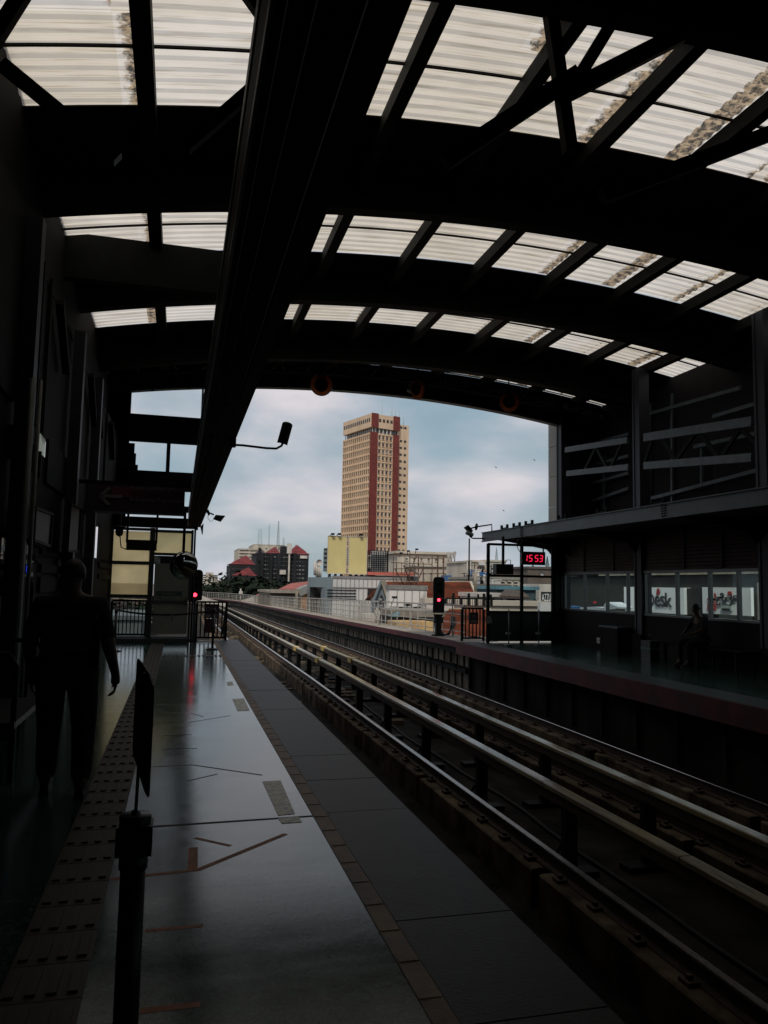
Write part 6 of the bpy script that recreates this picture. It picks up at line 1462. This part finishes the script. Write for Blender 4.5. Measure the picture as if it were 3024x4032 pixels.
    for s_ in 'LR':
        an, to, he = Vector(J['an'+s_][0]), Vector(J['to'+s_][0]), Vector(J['he'+s_][0])
        zf = min(to.z, he.z); bt_ = MB(); dr = (to-he); dr.z = 0; ln = dr.length; dr.normalize(); sd_ = Vector((dr.y,-dr.x,0))
        st_ = he-dr*.03; vs = []
        for t_, w_, h_ in ((0,.036,.075),(.25,.04,.09),(.5,.042,.07),(.8,.05,.05),(1.0,.035,.035)):
            c_ = st_+dr*(ln+.07)*t_; z0_ = J['ground'+s_] if 'ground'+s_ in J else .0
            vs += [Vector((c_.x,c_.y,z0_))-sd_*w_, Vector((c_.x,c_.y,z0_))+sd_*w_, Vector((c_.x,c_.y,z0_+h_))+sd_*w_*.7, Vector((c_.x,c_.y,z0_+h_))-sd_*w_*.7]
        fs = [(i*4+k, i*4+(k+1)%4, (i+1)*4+(k+1)%4, (i+1)*4+k) for i in range(4) for k in range(4)]+[(0,3,2,1),(16,17,18,19)]
        bt_.add(vs, fs); o = bt_.build('shoe', rubber); o.parent = body; o.location = (0,0,0)
    return body
POSE = {'pelvis':((0,0,.96),(.19,.13)),'belly':((0,.02,1.12),(.20,.145)),'chest':((0,0,1.32),(.195,.14)),'neck':((0,.01,1.49),(.062,.065)),'head0':((0,.03,1.56),(.068,.08)),'head1':((0,.045,1.63),(.082,.10)),'head2':((0,.04,1.69),(.062,.08)),
 'shL':((-.215,0,1.40),.078),'elL':((-.275,-.02,1.12),.054),'wrL':((-.265,.07,.88),.033),'paL':((-.26,.10,.80),(.03,.04)),
 'shR':((.215,0,1.40),.078),'elR':((.285,.0,1.11),.055),'wrR':((.345,.05,.87),.034),'paR':((.345,.07,.79),(.03,.04)),
 'hipL':((-.11,0,.88),.118),'knL':((-.12,.10,.49),.078),'anL':((-.12,.08,.08),.062),'toL':((-.13,.22,.045),.032),'heL':((-.12,.03,.045),.032),
 'hipR':((.11,0,.88),.118),'knR':((.14,.0,.49),.078),'anR':((.15,-.12,.08),.062),'toR':((.16,.0,.045),.032),'heR':((.15,-.17,.045),.032)}
pc = atY(270, 2700, 6.3)
person('person in dark clothes walking away along near platform, arm hanging', (pc.x-.02, 6.35, 0), POSE, 0)
SIT = {'pelvis':((0,0,.55),(.14,.11)),'belly':((0,.02,.68),(.14,.11)),'chest':((0,.05,.92),(.155,.115)),'neck':((0,.10,1.08),.055),'head0':((0,.13,1.15),(.062,.07)),'head1':((0,.15,1.22),(.075,.09)),'head2':((0,.15,1.28),(.06,.07)),
 'shL':((-.19,.06,1.01),.062),'elL':((-.24,.2,.78),.043),'wrL':((-.12,.38,.70),.029),'paL':((-.08,.44,.68),(.03,.034)),
 'shR':((.19,.06,1.01),.062),'elR':((.24,.2,.78),.043),'wrR':((.12,.38,.70),.029),'paR':((.08,.44,.68),(.03,.034)),
 'hipL':((-.10,.03,.52),.09),'knL':((-.14,.46,.52),.06),'anL':((-.14,.46,.10),.04),'toL':((-.14,.60,.045),.03),'heL':((-.14,.42,.045),.03),
 'hipR':((.10,.03,.52),.09),'knR':((.14,.46,.52),.06),'anR':((.14,.46,.10),.04),'toR':((.14,.60,.045),.03),'heR':((.14,.42,.045),.03)}
person('person in dark clothes sitting on the far platform bench', (XR-.33, 14.3, 0), SIT, R(90), mat('faded_purple_shirt', (.012,.009,.011), .9), cloth2)
bn = thing('platform_bench', 'dark steel bench against the far station wall', 'bench', (XR-.3, 14.3, 0))
b = MB()
for k in range(5): b.box((XR-.52+k*.1,12.9,.41),(XR-.44+k*.1,15.6,.44))
b.build('seat', steel, bn)
for y in (13.1, 14.3, 15.4):
    b = MB(); b.box((XR-.5,y-.03,0),(XR-.45,y+.03,.41)); b.box((XR-.1,y-.03,0),(XR-.06,y+.03,.41)); b.box((XR-.5,y-.03,.37),(XR-.06,y+.03,.41)); b.build('leg', steel, bn)
bb_ = thing('standing_bag', 'dark bag with pale green band beside the far bench', 'bag', (XR-.55, 16.2, 0)); q = atX(2560, 2565, XR-.7)
b = MB(); b.prism([(q.x-.12,q.y-.18,0),(q.x+.12,q.y-.18,0),(q.x+.12,q.y+.18,0),(q.x-.12,q.y+.18,0)], (0,0,.46)); b.build('body', black, bb_)
b = MB(); b.box((q.x-.13,q.y-.19,.26),(q.x+.13,q.y+.19,.31)); b.build('band', greens, bb_)
b = MB(); b.tube([(q.x,q.y-.1,.46),(q.x,q.y-.06,.58),(q.x,q.y+.06,.58),(q.x,q.y+.1,.46)], .012, 6); b.build('handle', black, bb_)
so = thing('wall_socket', 'small pale socket plate low on the far wall', 'socket', (XR+.05, 18, .4)); q = atX(2359, 2522, XR+.05)
b = MB(); b.box((XR+.02,q.y-.07,q.z-.07),(XR+.06,q.y+.07,q.z+.07)); b.build('plate', whitep, so); b = MB(); b.box((XR+.012,q.y-.03,q.z-.03),(XR+.02,q.y+.03,q.z+.03)); b.build('socket_face', greyh, so)
dk = thing('platform_cabinet', 'low dark cabinet beside the column on far platform', 'cabinet', (XR-.2, 17.6, 0))
b = MB(); b.box((XR-.4,17.5,0),(XR+.0,18.3,.62)); b.build('body', concd, dk); b = MB(); b.box((XR-.44,17.46,.62),(XR+.0,18.34,.66)); b.build('top', steelblue, dk)
